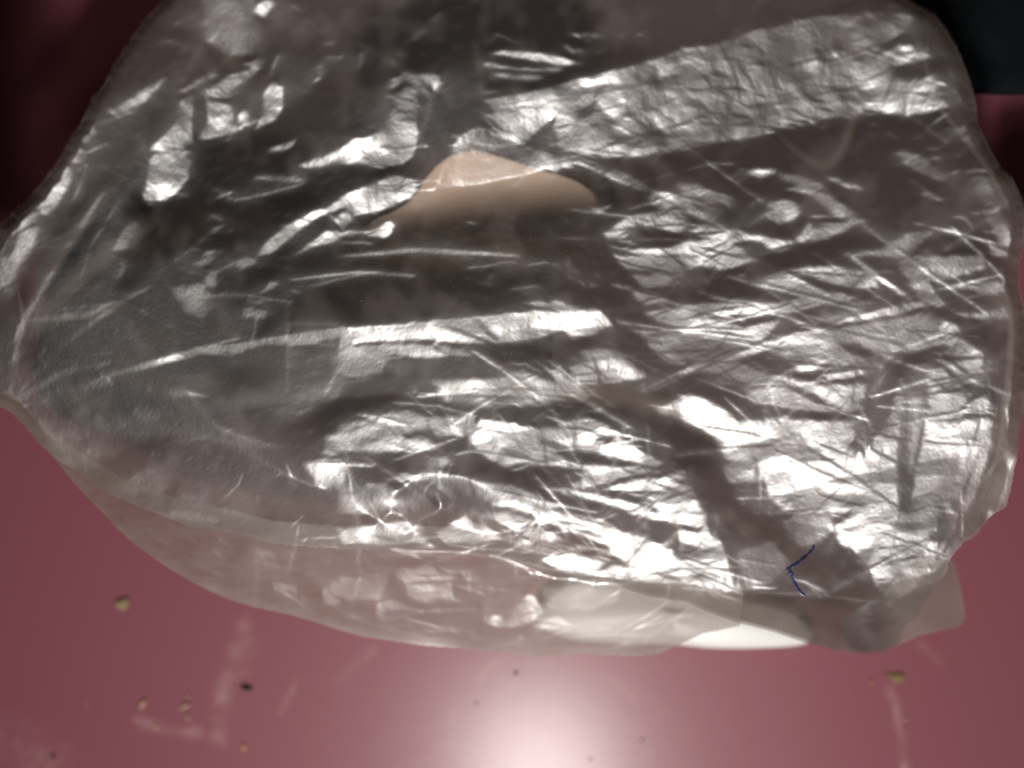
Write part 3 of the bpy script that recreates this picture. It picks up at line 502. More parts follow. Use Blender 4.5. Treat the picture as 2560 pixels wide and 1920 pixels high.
# ------------------------------------------------------------------ outlines (plan pixels)
LEFT_TOP = [(480,-110),(445,-50),(405,0),(365,40),(330,90),(290,150),(240,230),(200,300),(160,375),(120,430),(60,505),(0,560),(-50,640),(-70,760),(-70,900),(-50,990),(0,1019)]
TOP_RIGHT = [(2560,1029),(2572,900),(2564,770),(2548,720),(2552,660),(2564,600),(2562,520),(2555,494),(2532,443),(2501,416),(2478,373),(2445,303),(2441,253),(2423,194),(2400,128),(2373,78),(2338,35),(2283,0),(2200,-40),(2050,-90),(1900,-110)]
FOLD = [(27,1033),(58,1064),(89,1103),(132,1142),(180,1175),(240,1215),(300,1250),(389,1284),(467,1315),(575,1332),(680,1360),(860,1375),(1000,1372),(1122,1376),(1200,1388),(1317,1419),(1394,1437),(1500,1450)]
LIP = [(1527,1455),(1569,1476),(1628,1493),(1710,1505),(1778,1535),(1852,1560),(1933,1581),(2038,1616),(2089,1628),(2167,1636),(2217,1630),(2245,1612),(2260,1575),(2295,1537),(2338,1478),(2361,1439),(2380,1393),(2411,1358),(2450,1327),(2478,1292),(2497,1280),(2516,1262),(2536,1184),(2548,1107)]
FRONT = LEFT_TOP + FOLD + LIP + TOP_RIGHT
LOWER = [(27,1033),(58,1064),(89,1103),(132,1142),(167,1188),(218,1247),(253,1280),(288,1319),(330,1358),(389,1400),(435,1432),(505,1470),(575,1502),(641,1521),(719,1537),(778,1554),(860,1580),(908,1593),(1005,1607),(1068,1616),(1180,1624),(1278,1632),(1344,1643),(1414,1636),(1511,1638),(1589,1642),(1647,1636),(1700,1612),(1760,1585),(1850,1566)]

front_sd = poly_sdf(FRONT, UU + WOBL * 1.6, VV + WOBL * 1.2)

# ------------------------------------------------------------------ shape of the upper film: facets turned to or away from the light
H0 = np.zeros(UU.shape)
edge = smooth01(np.clip(front_sd, 0, 260) / 260)
H0 = 0.084 + 0.008 * edge - 0.010 * smooth01((VV - 500) / 1000) + 0.022 * smooth01((700 - UU) / 700) * smooth01((1100 - VV) / 500)
H0 += 0.004 * np.exp(-(((UU - 1180) / 380) ** 2 + ((VV - 430) / 120) ** 2))
FM = np.clip(FM, 0, 1)
# small random wrinkles inside the lit facets and faint ones in the dark ones
wr1 = crumple(UU.shape, STEP, 26, 11, 2)
wr1 = wr1 / wr1.std()
wr2 = crumple(UU.shape, STEP, 60, 21, 3, aniso=(1.5, 0.45), ang=0.2)
wr2 = wr2 / wr2.std()
fine = fft_noise(UU.shape, STEP, 5, 22, 0.5, 31)
ridge = 1 - np.clip(np.abs(fft_noise(UU.shape, STEP, 9, 60, 1.0, 41)) * 4.5, 0, 1)
ridge2 = 1 - np.clip(np.abs(fft_noise(UU.shape, STEP, 6, 34, 1.0, 43)) * 3.5, 0, 1)

def random_creases(F_, n, box, lens, wid, angs, seed):
    """straight sharp creases scattered over the lit facets"""
    r = random.Random(seed)
    out = []
    while n > 0:
        x, y = r.uniform(box[0], box[2]), r.uniform(box[1], box[3])
        n -= 1
        i, j = int((y - V0) / STEP), int((x - U0) / STEP)
        f = F_[i, j]
        if f < 0.25:
            continue
        a = math.radians(r.gauss(r.choice(angs), 9))
        l = r.uniform(*lens)
        bend = r.gauss(0, 0.03) * l
        dx, dy = math.cos(a) * l / 2, -math.sin(a) * l / 2
        v = 0.05 if r.random() < 0.66 else 0.9
        w_ = r.uniform(*wid) * (0.75 if v > 0.5 else 1.0)
        out.append(('L', v, w_, (x - dx, y - dy, x - dy / l * bend, y + dx / l * bend, x + dx, y + dy)))
        if r.random() < 0.45:      # a crease is a pair: one side dark, one side lit
            o = w_ * 0.8
            out.append(('L', 1.0 - v, w_ * 0.8, (x - dx, y - dy + o, x - dy / l * bend, y + dx / l * bend + o, x + dx, y + dy + o)))
    return out


paint(FM, [
    S(.17, 26, 30, 1005, 150, 935, 280, 905), S(.15, 28, 30, 1018, 200, 1000, 450, 1060, 700, 1120), S(.15, 28, 25, 985, 60, 800, 180, 600, 260, 480), S(.15, 28, 30, 1020, 120, 1080, 300, 1180, 600, 1290),
    S(.15, 20, 40, 990, 160, 860, 330, 735, 560, 560), S(.14, 22, 60, 800, 180, 792, 330, 745), S(.12, 28, 40, 1000, 260, 960, 520, 990), L(.35, 8, 500, 760, 520, 690, 620, 640), L(.17, 8, 200, 700, 230, 610, 300, 500), S(.15, 28, 80, 1050, 240, 1110, 420, 1200),
    L(.5, 10, 225, 955, 330, 922, 460, 880, 600, 845), L(.4, 7, 470, 750, 560, 735, 640, 740), L(.4, 7, 620, 740, 640, 800, 630, 860), L(.3, 14, 860, 640, 1050, 625, 1300, 640), L(.35, 8, 720, 700, 900, 680, 1040, 690), L(.3, 6, 1375, 560, 1378, 700, 1372, 880), L(.3, 6, 717, 640, 720, 800, 718, 980),
], 0, 0, 1.0)
RC = random_creases(FM, 260, (1600, 20, 2440, 360), (18, 110), (3.5, 8), (15, 60, 110, 150, 170), 1)
RC += random_creases(FM, 260, (1450, 380, 2520, 1000), (70, 380), (3.5, 9), (-28, -10, 5, 18, 24, 60), 2)
RC += random_creases(FM, 220, (1400, 950, 2500, 1500), (50, 320), (3.5, 8), (-24, -10, 10, 60, 80, 100), 3)
RC += random_creases(FM, 170, (800, 850, 1500, 1440), (60, 300), (3, 8), (-24, -12, 5, 25, -55, 95), 4)
RC += random_creases(FM, 160, (950, 150, 1700, 560), (25, 120), (3, 7), (-25, 10, 20, 70, 95), 5)
RC += random_creases(FM, 260, (0, 60, 950, 560), (14, 60), (3, 6), (20, 45, -10, -35, 80), 6)
paint(FM, RC, 0, 0, 1.0)
FM = np.clip(FM, 0, 1)


def facets(size, ax, ay, ang, seed):
    """flat random facets, like film that was once crushed: nearest of jittered seeds"""
    r = np.random.default_rng(seed)
    c, s_ = math.cos(ang), math.sin(ang)
    wx = fft_noise(UU.shape, STEP, 25, 200, 1.2, seed + 5) * size * 0.12
    X = ((UU + wx) * c + VV * s_) / (size * ax) + 200
    Y = (-(UU + wx) * s_ + VV * c) / (size * ay) + 200
    jx, jy, val = r.random((512, 512)), r.random((512, 512)), r.random((512, 512))
    ix, iy = np.floor(X).astype(int), np.floor(Y).astype(int)
    best = np.full(X.shape, 9e9)
    out = np.zeros(X.shape)
    for a in (-1, 0, 1):
        for b in (-1, 0, 1):
            cx, cy = (ix + a) % 512, (iy + b) % 512
            d = (ix + a + jx[cy, cx] - X) ** 2 + (iy + b + jy[cy, cx] - Y) ** 2
            m = d < best
            best = np.where(m, d, best)
            out = np.where(m, val[cy, cx], out)
    return out


fa = facets(46, 1.0, 0.8, 0.3, 301)
fb = facets(24, 1.0, 1.0, 0.0, 302)
fc = facets(70, 2.6, 0.55, -0.15, 303)
ur = smooth01((UU - 1250) / 250) * smooth01((470 - VV) / 120)          # the finely crushed upper right
ul = smooth01((1250 - UU) / 250) * smooth01((700 - VV) / 120)
mod = 1.0 - ur * (0.55 * (fa < 0.42) + 0.30 * (fb < 0.35)) - ul * (0.35 * (fb < 0.4) + 0.15 * (fa < 0.3)) - (1 - ur) * (1 - ul) * (0.42 * (fc < 0.36) + 0.12 * (fb < 0.3))
mod = mod + 0.10 * fft_noise(UU.shape, STEP, 40, 160, 1.2, 304)
T = FM ** 0.72 * np.clip(mod, 0.12, 1.2) * (1 + 0.06 * wr2) * (1 - 0.45 * smooth01((850 - UU) / 250) * smooth01((VV - 520) / 120))
spark = np.clip(fft_noise(UU.shape, STEP, 7, 30, 0.6, 51) - 1.9, 0, 1) * smooth01(fft_noise(UU.shape, STEP, 90, 500, 1, 52) * 0.5 + 0.5)
T = np.clip(T + spark * 0.5, 0.0, 1.0)

RA, RB = rays(UU, VV)
RAu, RAv = np.gradient(RA, STEP, axis=1), np.gradient(RA, STEP, axis=0)
RBu, RBv = np.gradient(RB, STEP, axis=1), np.gradient(RB, STEP, axis=0)
SIG = 0.105


def mirror_slopes(h):
    """slope a piece of film needs at each place to face halfway between eye and lamp"""
    Pw = np.stack([RA * (HC - h), CY + RB * (HC - h), h], -1)
    Vv = np.array([0, CY, HC]) - Pw
    Vv /= np.linalg.norm(Vv, axis=-1, keepdims=True)
    Lv = LAMP - Pw
    Lv /= np.linalg.norm(Lv, axis=-1, keepdims=True)
    Hh = Vv + Lv
    return -Hh[..., 0] / Hh[..., 2], -Hh[..., 1] / Hh[..., 2]


def slopes(h):
    """true slopes (east, north) of the film from its heights on the plan grid"""
    hu = (np.roll(h, -1, 1) - np.roll(h, 1, 1)) / (2 * STEP)
    hv = (np.roll(h, -1, 0) - np.roll(h, 1, 0)) / (2 * STEP)
    d = HC - h
    ux, uy = RAu * d - RA * hu, RBu * d - RB * hu
    vx, vy = RAv * d - RA * hv, RBv * d - RB * hv
    det = ux * vy - uy * vx
    return (hu * vy - hv * uy) / det, (hv * ux - hu * vx) / det


kx = 2 * np.pi * np.fft.rfftfreq(NU, STEP)[None, :]
ky = 2 * np.pi * np.fft.fftfreq(NV, STEP)[:, None]
sx = np.sin(kx * STEP) / STEP
sy = np.sin(ky * STEP) / STEP
KEEP = (1 / 2400.0) ** 2
REG = ((2 * (1 - np.cos(kx * STEP)) + 2 * (1 - np.cos(ky * STEP))) / STEP ** 2) ** 2 * 80
Hf0 = np.fft.rfft2(H0)


def integrate(p, q, h, reg):
    d = HC - h
    den = np.clip(1 + p * RA + q * RB, 0.3, 3)
    hu = (p * RAu + q * RBu) * d / den
    hv = (p * RAv + q * RBv) * d / den
    num = -1j * sx * np.fft.rfft2(hu) - 1j * sy * np.fft.rfft2(hv) + KEEP * Hf0
    return np.fft.irfft2(num / (sx ** 2 + sy ** 2 + KEEP + REG * reg), s=p.shape)


def fold_film(T, H0, seed, rounds=36):
    """crumple a film of mean height H0 so that its facets turn to the light as T asks"""
    global Hf0
    Hf0 = np.fft.rfft2(H0)
    DT = SIG * np.sqrt(-np.log(np.clip(T, 0.03, 0.97)))
    h = H0 + 0.0005 * fft_noise(UU.shape, STEP, 80, 450, 1.5, seed) + 0.00004 * wr2
    P0, Q0 = mirror_slopes(h)
    dark = smooth01((0.12 - T) / 0.10)
    lo = DT + 0.050 * dark - 0.012
    hi = DT + 0.02 + 0.30 * dark
    for it in range(rounds):
        if it in (3, 8, 16, 26):
            P0, Q0 = mirror_slopes(h)
        gx, gy = slopes(h)
        dx, dy = gx - P0, gy - Q0 - 0.05 * dark * (it < 20)
        dd = np.sqrt(dx * dx + dy * dy) + 1e-6
        sc_ = np.clip(dd, lo, hi) / dd
        h = integrate(P0 + dx * sc_, Q0 + dy * sc_, h, 3.0 * (0.012 ** (it / (rounds - 1.0))))
    return h


h = fold_film(T, H0, 61)
P0, Q0 = mirror_slopes(h)
# fine relief of the film everywhere
h = h + 0.000003 * wr1
print('film height range', float(h[front_sd > 0].min()), float(h[front_sd > 0].max()))
gx, gy = slopes(h)
res = np.exp(-((gx - P0) ** 2 + (gy - Q0) ** 2) / SIG ** 2)
print('facet match', float(np.corrcoef(res[front_sd > 0], T[front_sd > 0])[0, 1]))


def blur(a, sig, st):
    fy = np.fft.fftfreq(a.shape[0], st)[:, None]
    fx = np.fft.rfftfreq(a.shape[1], st)[None, :]
    return np.fft.irfft2(np.fft.rfft2(a) * np.exp(-2 * (math.pi * sig) ** 2 * (fx ** 2 + fy ** 2)), s=a.shape)


wgt = smooth01(front_sd / 16.0)
ZT = np.clip(h * wgt + blur(h, 7, STEP) * (1 - wgt), 0.035, 0.130)
# film rolls down at its rim
ZT = ZT - 0.003 * (1 - smooth01(np.clip(front_sd, 0, 40) / 40)) ** 2 * smooth01((1150 - VV) / 150)


ZTs = blur(ZT, 25, STEP)
with open('/tmp/log.txt', 'w') as _f:
    _f.write('%f %f\n' % (ZT[front_sd > 0].min(), ZT[front_sd > 0].max()))


def sheet(name, X, Y, Z, mask, mat, parent, attrs=None):
    """grid film: vertices at plan place X, Y and height Z where mask holds"""
    nv, nu = X.shape
    quad = mask[:-1, :-1] & mask[1:, :-1] & mask[:-1, 1:] & mask[1:, 1:]
    idx = np.arange(nv * nu).reshape(nv, nu)
    f = np.stack([idx[1:, :-1][quad], idx[1:, 1:][quad], idx[:-1, 1:][quad], idx[:-1, :-1][quad]], 1)
    used = np.zeros(nv * nu, bool)
    used[f.ravel()] = True
    remap = np.cumsum(used) - 1
    x_, y_, _ = at(X, Y, Z)
    V_ = np.stack([x_, y_, Z], -1).reshape(-1, 3)[used]
    at_ = {k: v.reshape(-1)[used] for k, v in (attrs or {}).items()}
    return link_mesh(name, V_, remap[f], mat, parent, True, attrs=at_)


# ------------------------------------------------------------------ materials
def film_material(name, cloud=0.30, gloss=0.30, rough=0.24, tint=(0.86, 0.84, 0.82), body=(0.74, 0.71, 0.67), edge_gain=0.45):
    m, nt, out = new_mat(name)
    tr = nd(nt, 'ShaderNodeBsdfTransparent'); tr.inputs[0].default_value = (*tint, 1)
    df = nd(nt, 'ShaderNodeBsdfDiffuse')
    tl = nd(nt, 'ShaderNodeBsdfTranslucent')
    gl = nd(nt, 'ShaderNodeBsdfGlossy')
    gl2 = nd(nt, 'ShaderNodeBsdfGlossy')
    tc = nd(nt, 'ShaderNodeTexCoord')
    n1 = nd(nt, 'ShaderNodeTexNoise'); n1.inputs['Scale'].default_value = 28; n1.inputs['Detail'].default_value = 5
    n2 = nd(nt, 'ShaderNodeTexNoise'); n2.inputs['Scale'].default_value = 900; n2.inputs['Detail'].default_value = 3
    nt.links.new(tc.outputs['Object'], n1.inputs['Vector']); nt.links.new(tc.outputs['Object'], n2.inputs['Vector'])
    # body colour: milky film, slightly yellowed in patches, with old brown residue where marked
    cr = nd(nt, 'ShaderNodeMix', data_type='RGBA')
    cr.inputs['A'].default_value = (*body, 1)
    cr.inputs['B'].default_value = (body[0] * 0.92, body[1] * 0.84, body[2] * 0.72, 1)
    nt.links.new(n1.outputs['Fac'], cr.inputs['Factor'])
    st = nd(nt, 'ShaderNodeAttribute'); st.attribute_name = 'stain'
    c2 = nd(nt, 'ShaderNodeMix', data_type='RGBA'); c2.inputs['B'].default_value = (0.30, 0.19, 0.10, 1)
    nt.links.new(st.outputs['Fac'], c2.inputs['Factor']); nt.links.new(cr.outputs['Result'], c2.inputs['A'])
    for b in (df, tl):
        nt.links.new(c2.outputs['Result'], b.inputs['Color'])
    mx = nd(nt, 'ShaderNodeMixShader'); mx.inputs[0].default_value = 0.45
    nt.links.new(df.outputs[0], mx.inputs[1]); nt.links.new(tl.outputs[0], mx.inputs[2])
    # cloudiness grows where one looks along the film
    lw = nd(nt, 'ShaderNodeLayerWeight'); lw.inputs['Blend'].default_value = 0.35
    ml = nd(nt, 'ShaderNodeMath', operation='MULTIPLY'); ml.inputs[1].default_value = edge_gain
    nt.links.new(lw.outputs['Facing'], ml.inputs[0])
    mr = nd(nt, 'ShaderNodeMapRange')
    mr.inputs['From Min'].default_value = 0.3; mr.inputs['From Max'].default_value = 0.7
    mr.inputs['To Min'].default_value = cloud * 0.8; mr.inputs['To Max'].default_value = cloud * 1.2
    nt.links.new(n1.outputs['Fac'], mr.inputs['Value'])
    ad = nd(nt, 'ShaderNodeMath', operation='ADD'); nt.links.new(mr.outputs[0], ad.inputs[0]); nt.links.new(ml.outputs[0], ad.inputs[1])
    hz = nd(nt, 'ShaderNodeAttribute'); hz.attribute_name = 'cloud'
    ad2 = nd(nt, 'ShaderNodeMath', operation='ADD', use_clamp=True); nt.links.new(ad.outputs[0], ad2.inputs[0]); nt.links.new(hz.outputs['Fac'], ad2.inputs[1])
    m1 = nd(nt, 'ShaderNodeMixShader')
    nt.links.new(ad2.outputs[0], m1.inputs[0]); nt.links.new(tr.outputs[0], m1.inputs[1]); nt.links.new(mx.outputs[0], m1.inputs[2])
    # gloss: a broad and a narrow lobe with microscopic unevenness
    bp = nd(nt, 'ShaderNodeBump'); bp.inputs['Strength'].default_value = 0.2; bp.inputs['Distance'].default_value = 0.00003
    nt.links.new(n2.outputs['Fac'], bp.inputs['Height'])
    for g, r_ in ((gl, rough), (gl2, rough * 0.62)):
        g.inputs['Roughness'].default_value = r_
        g.inputs['Color'].default_value = (0.97, 0.97, 0.97, 1)
        nt.links.new(bp.outputs[0], g.inputs['Normal'])
    mg = nd(nt, 'ShaderNodeMixShader'); mg.inputs[0].default_value = 0.35
    nt.links.new(gl.outputs[0], mg.inputs[1]); nt.links.new(gl2.outputs[0], mg.inputs[2])
    m2 = nd(nt, 'ShaderNodeMixShader'); m2.inputs[0].default_value = gloss
    nt.links.new(m1.outputs[0], m2.inputs[1]); nt.links.new(mg.outputs[0], m2.inputs[2])
    nt.links.new(m2.outputs[0], out.inputs['Surface'])
    return m


def solid_material(name, col, rough=0.6, col2=None, scale=60, spec=0.3, bump=0.0, coat=0.0, sss=0.0):
    m, nt, out = new_mat(name)
    b = nd(nt, 'ShaderNodeBsdfPrincipled')
    b.inputs['Roughness'].default_value = rough
    b.inputs['Specular IOR Level'].default_value = spec
    b.inputs['Coat Weight'].default_value = coat
    if sss:
        b.inputs['Subsurface Weight'].default_value = sss
        b.inputs['Subsurface Scale'].default_value = 0.004
        b.inputs['Subsurface Radius'].default_value = (1.0, 0.7, 0.5)
    tc = nd(nt, 'ShaderNodeTexCoord')
    n = nd(nt, 'ShaderNodeTexNoise'); n.inputs['Scale'].default_value = scale; n.inputs['Detail'].default_value = 6
    nt.links.new(tc.outputs['Object'], n.inputs['Vector'])
    r = nd(nt, 'ShaderNodeValToRGB')
    r.color_ramp.elements[0].position = 0.35; r.color_ramp.elements[1].position = 0.65
    r.color_ramp.elements[0].color = (*col, 1)
    r.color_ramp.elements[1].color = (*(col2 or [c * 0.8 for c in col]), 1)
    nt.links.new(n.outputs['Fac'], r.inputs['Fac'])
    nt.links.new(r.outputs['Color'], b.inputs['Base Color'])
    if bump:
        bp = nd(nt, 'ShaderNodeBump'); bp.inputs['Strength'].default_value = bump; bp.inputs['Distance'].default_value = 0.0005
        nt.links.new(n.outputs['Fac'], bp.inputs['Height']); nt.links.new(bp.outputs[0], b.inputs['Normal'])
    nt.links.new(b.outputs[0], out.inputs['Surface'])
    return m


M_front = film_material('clear_film', cloud=0.10, gloss=0.096, rough=0.285, edge_gain=0.26, body=(0.76, 0.69, 0.71))
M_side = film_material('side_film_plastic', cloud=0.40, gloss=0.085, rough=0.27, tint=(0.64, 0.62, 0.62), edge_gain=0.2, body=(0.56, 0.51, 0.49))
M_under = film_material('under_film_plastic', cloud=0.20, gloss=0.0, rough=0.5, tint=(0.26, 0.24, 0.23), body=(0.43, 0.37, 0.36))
M_inner = film_material('folded_film_plastic', cloud=0.13, gloss=0.0, rough=0.4, body=(0.70, 0.63, 0.58), edge_gain=0.0)

# ------------------------------------------------------------------ the bag
bag = empty('plastic_bag', 'large crumpled clear plastic bag lying across the pinkish red table', 'plastic bag')

stain = np.zeros(UU.shape)
sn = fft_noise(UU.shape, STEP, 4, 14, 0.4, 71)


def blob(cx, cy, rx, ry, ang=0.0):
    c, s = math.cos(ang), math.sin(ang)
    X = (UU - cx) * c + (VV - cy) * s
    Y = -(UU - cx) * s + (VV - cy) * c
    return np.exp(-((X / rx) ** 2 + (Y / ry) ** 2))


stain += 0.35 * blob(1130, 640, 330, 90) + 0.4 * blob(1270, 880, 110, 45) + 0.25 * blob(900, 940, 90, 40)
stain += 0.22 * smooth01(1 - np.clip(front_sd, 0, 90) / 90) * np.clip(0.5 + 0.5 * fft_noise(UU.shape, STEP, 20, 160, 1, 72), 0, 1.6) * (VV < 1150) + 0.3 * blob(150, 1000, 160, 60)
stain = np.clip(stain + 0.4 * np.clip(stain * 2, 0, 1) * np.clip(sn - 0.9, 0, 1) * smooth01((front_sd - 150) / 100), 0, 0.85)
cloud = 0.02 * blob(540, 1110, 330, 110, 0.15) + 0.06 * blob(740, 1050, 60, 120) - 0.03 * smooth01((1000 - UU) / 500) + 0.07 * blob(570, 60, 60, 90) + 0.02 * smooth01(1 - np.clip(front_sd, 0, 36) / 36)  # wide lower-left patch: blurry reflection haze put into the film's cloudiness
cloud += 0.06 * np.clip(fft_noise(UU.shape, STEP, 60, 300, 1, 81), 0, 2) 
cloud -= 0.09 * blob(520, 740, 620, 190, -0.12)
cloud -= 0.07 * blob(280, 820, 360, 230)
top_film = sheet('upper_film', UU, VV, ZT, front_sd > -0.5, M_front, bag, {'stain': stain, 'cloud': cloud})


def coarse_grid(u0, u1, v0, v1, st):
    return np.meshgrid(np.arange(u0, u1, st), np.arange(v0, v1, st))


# side of the bag that rolls down below the long fold
FSIDE = np.zeros(UU.shape)
paint(FSIDE, [
    P(.45, 20, 0,430, 100,420, 250,400, 400,360, 600,350, 640,400, 720,400, 710,560, 560,580, 450,560, 400,440, 330,400, 250,560, 0,560),
    P(.65, 20, 470,480, 560,440, 620,500, 600,560, 540,570), P(.6, 16, 240,590, 330,560, 420,590, 400,620, 280,640, 260,700, 240,690), L(.9, 9, 250,640, 300,630, 265,700), P(.5, 16, 0,460, 60,470, 80,530, 20,560),
    L(.9, 10, 630,345, 700,385, 840,380, 1000,350, 1110,340), L(.8, 8, 710,410, 722,560, 780,580), L(.7, 8, 750,440, 840,390, 900,370), L(.8, 8, 820,500, 830,440), L(.9, 9, 920,600, 960,530, 1020,470, 1130,430, 1280,400), L(.9, 9, 1110,340, 1240,370, 1290,400),
    L(.6, 8, 260,700, 400,670, 540,640, 640,635, 880,625), L(.8, 6, 530,620, 530,650), L(.8, 6, 630,620, 640,650), P(.85, 14, 930,710, 1000,660, 1080,690, 1150,610, 1190,540, 1240,510, 1290,590, 1300,660, 1200,720, 1100,740, 1000,740),
    L(.0, 8, 1120,720, 1190,660, 1240,640), L(.9, 8, 930,700, 935,640, 1000,500), P(.6, 20, 1240,690, 1400,670, 1500,720, 1400,770, 1260,750), L(.9, 8, 1300,740, 1400,720, 1460,720), L(.8, 8, 1290,830, 1380,790, 1520,740), P(.6, 16, 1000,870, 1130,830, 1170,800, 1160,850, 1060,880), L(.9, 7, 1120,840, 1170,800, 1150,870),
    P(.6, 20, 1780,850, 1850,820, 1880,850, 1820,880), L(.5, 7, 600,740, 720,745, 860,770), P(.25, 40, 1300,480, 1700,470, 1800,560, 1700,620, 1400,640, 1300,580), L(.5, 8, 1330,500, 1340,490), L(.35, 12, 150,320, 200,325), L(.3, 16, 250,290, 500,270, 700,290),
    L(.8, 6, 1130,350, 1130,420), L(.5, 12, 1500,800, 1750,790, 2000,800), L(.4, 14, 1200,900, 1500,890, 1900,900), L(.4, 14, 0,640, 200,720, 500,800, 900,860),
], 850, 1280)
paint(FSIDE, [
    P(.35, 30, 1580,240, 1740,250, 1780,290, 1650,290), P(.35, 24, 1760,460, 1900,470, 1900,510, 1780,500), P(.6, 20, 2070,500, 2212,440, 2212,560, 2140,600, 2090,610), L(.8, 10, 2100,590, 2212,500), L(.5, 7, 1400,170, 1480,215), L(.5, 9, 1540,270, 1650,310, 1800,360),
    L(.4, 8, 1640,420, 1900,370, 2100,340), L(.4, 14, 1000,20, 1250,180, 1450,300), L(.3, 16, 950,120, 1200,300, 1450,420), L(.35, 14, 1200,420, 1500,560, 1800,640, 2212,760), L(.5, 10, 1600,600, 1750,640), L(.4, 10, 1500,430, 1560,440), L(.4, 12, 1940,530, 1980,590),
    L(.4, 20, 780,60, 1000,240, 1150,340),
], 0, 1280)
paint(FSIDE, [L(.4, 14, 230,1190, 420,1270, 600,1420, 780,1560), L(.35, 14, 560,1240, 640,1290, 760,1420), L(.35, 20, 300,1150, 500,1300, 700,1450, 900,1600), L(.5, 10, 540,1260, 620,1280)], 0, 640)
paint(FSIDE, random_creases(np.maximum(FSIDE, 0.3), 120, (200, 1330, 1700, 1630), (30, 160), (3, 6), (-18, -8, 5, 20, 80), 9), 0, 0, 1.0)
side_poly = [(-50, 990)] + [(x, y - 60) for x, y in FOLD] + [(1560, 1400), (1700, 1430), (1860, 1480)] + LOWER[::-1]
sd_side = poly_sdf(side_poly, UU, VV)
low_d, _ = line_dist([(0, 1019)] + LOWER, UU, VV)
fold_d, _ = line_dist([(-50, 1000)] + FOLD + [(1700, 1470), (1860, 1510)], UU, VV)
in_low = poly_sdf([(-400, 900), (0, 1019)] + LOWER + [(2000, 1500), (2000, 800), (-400, 800)], UU, VV) > 0
tt = np.where(in_low, low_d, 0) / (low_d + fold_d + 1e-3)
zf = blur(0.047 + 0.015 * smooth01(tt) ** 0.8, 26, STEP)
TS = np.clip(FSIDE * (1 + 0.15 * wr2), 0, 1)
KEEP = (1 / 500.0) ** 2
hs = fold_film(TS, zf, 161, 24)
ws_ = smooth01(low_d / 60.0)
ZS = np.clip(hs * ws_ + blur(hs, 20, STEP) * (1 - ws_), 0.003, 0.07)
# the side stays below the upper film where they meet
ZS = np.where(front_sd > 0, np.minimum(ZS, ZTs - 0.004), ZS)
st_s = np.clip(0.30 * smooth01((700 - UU) / 500) + 0.08 + 0.10 * fft_noise(UU.shape, STEP, 20, 200, 1, 9, aniso=(1.6, .4)), 0, .6)
cl_s = 0.12 * smooth01(1 - low_d / 30) + 0.03 * fft_noise(UU.shape, STEP, 40, 260, 1.4, 10, aniso=(1.5, .5), ang=0.2)
side_film = sheet('side_film', UU, VV, ZS, sd_side > 0, M_side, bag, {'stain': st_s, 'cloud': cl_s})

# lower sheet of the bag, resting on the table
UX, UY = coarse_grid(-110, 2680, -120, 1700, 4.0)
UNDER = LEFT_TOP + LOWER + [(1900, 1540), (2000, 1580)] + LIP[8:] + TOP_RIGHT
sd_u = poly_sdf(FRONT, UX, UY)
zu = 0.012 + 0.034 * (1 - smooth01(np.clip(sd_u, 0, 240) / 240)) * smooth01((1300 - UY) / 300)
cu = crumple(UX.shape, 4, 110, 91, 4)
zu = zu + 0.00006 * cu / cu.std() + 0.0008 * fft_noise(UX.shape, 4, 250, 900, 2.0, 95)
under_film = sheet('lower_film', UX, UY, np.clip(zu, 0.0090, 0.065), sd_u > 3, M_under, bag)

# corner flap sticking out at the lower right
FLAP = [(2180, 1500), (2300, 1400), (2360, 1398), (2378, 1397), (2388, 1410), (2400, 1455), (2410, 1513), (2414, 1544), (2404, 1566), (2361, 1576), (2303, 1589), (2264, 1606), (2217, 1626), (2120, 1632), (2080, 1560)]
FX, FY = coarse_grid(2060, 2440, 1370, 1660, 2.5)
sd_f = poly_sdf(FLAP, FX, FY)
zp = 0.032 + 0.0004 * fft_noise(FX.shape, 2.5, 90, 400, 2.0, 101) - 0.010 * smooth01((FX - 2280) / 180)
cf = crumple(FX.shape, 2.5, 60, 103, 2)

flap = sheet('corner_flap', FX, FY, zp, sd_f > 0, M_side, bag, {'stain': np.full(FX.shape, .08), 'cloud': 0.08 + 0.1 * smooth01(1 - sd_f / 10) - 0.60 * smooth01((2275 - FX) / 130)})


# sheets added beyond both sides, mostly out of view, to shade the table corners
for nm, pl, zz in (('shade_sheet', [(40, 600), (-55, 520), (-300, 470), (-430, 640), (-500, 900), (-420, 1400), (-62, 1380), (-60, 1010), (30, 950)], 0.080), ('shade_sheet', [(-62, 560), (-280, 500), (-400, 640), (-470, 900), (-380, 1360), (-66, 1340)], 0.070), ('shade_sheet', [(2572, 800), (2640, 760), (2780, 790), (2850, 880), (2800, 990), (2640, 1030), (2574, 1010)], 0.053), ('shade_sheet', [(2566, 760), (2640, 730), (2800, 760), (2880, 880), (2820, 1010), (2640, 1050), (2566, 1020)], 0.062)):
    p_ = np.asarray(pl)
    GX, GY = coarse_grid(p_[:, 0].min() - 10, p_[:, 0].max() + 10, p_[:, 1].min() - 10, p_[:, 1].max() + 10, 5.0)
    sheet(nm, GX, GY, zz + 0.0010 * fft_noise(GX.shape, 5, 160, 600, 2.0, 120), poly_sdf(pl, GX, GY) > 0, M_under, bag)


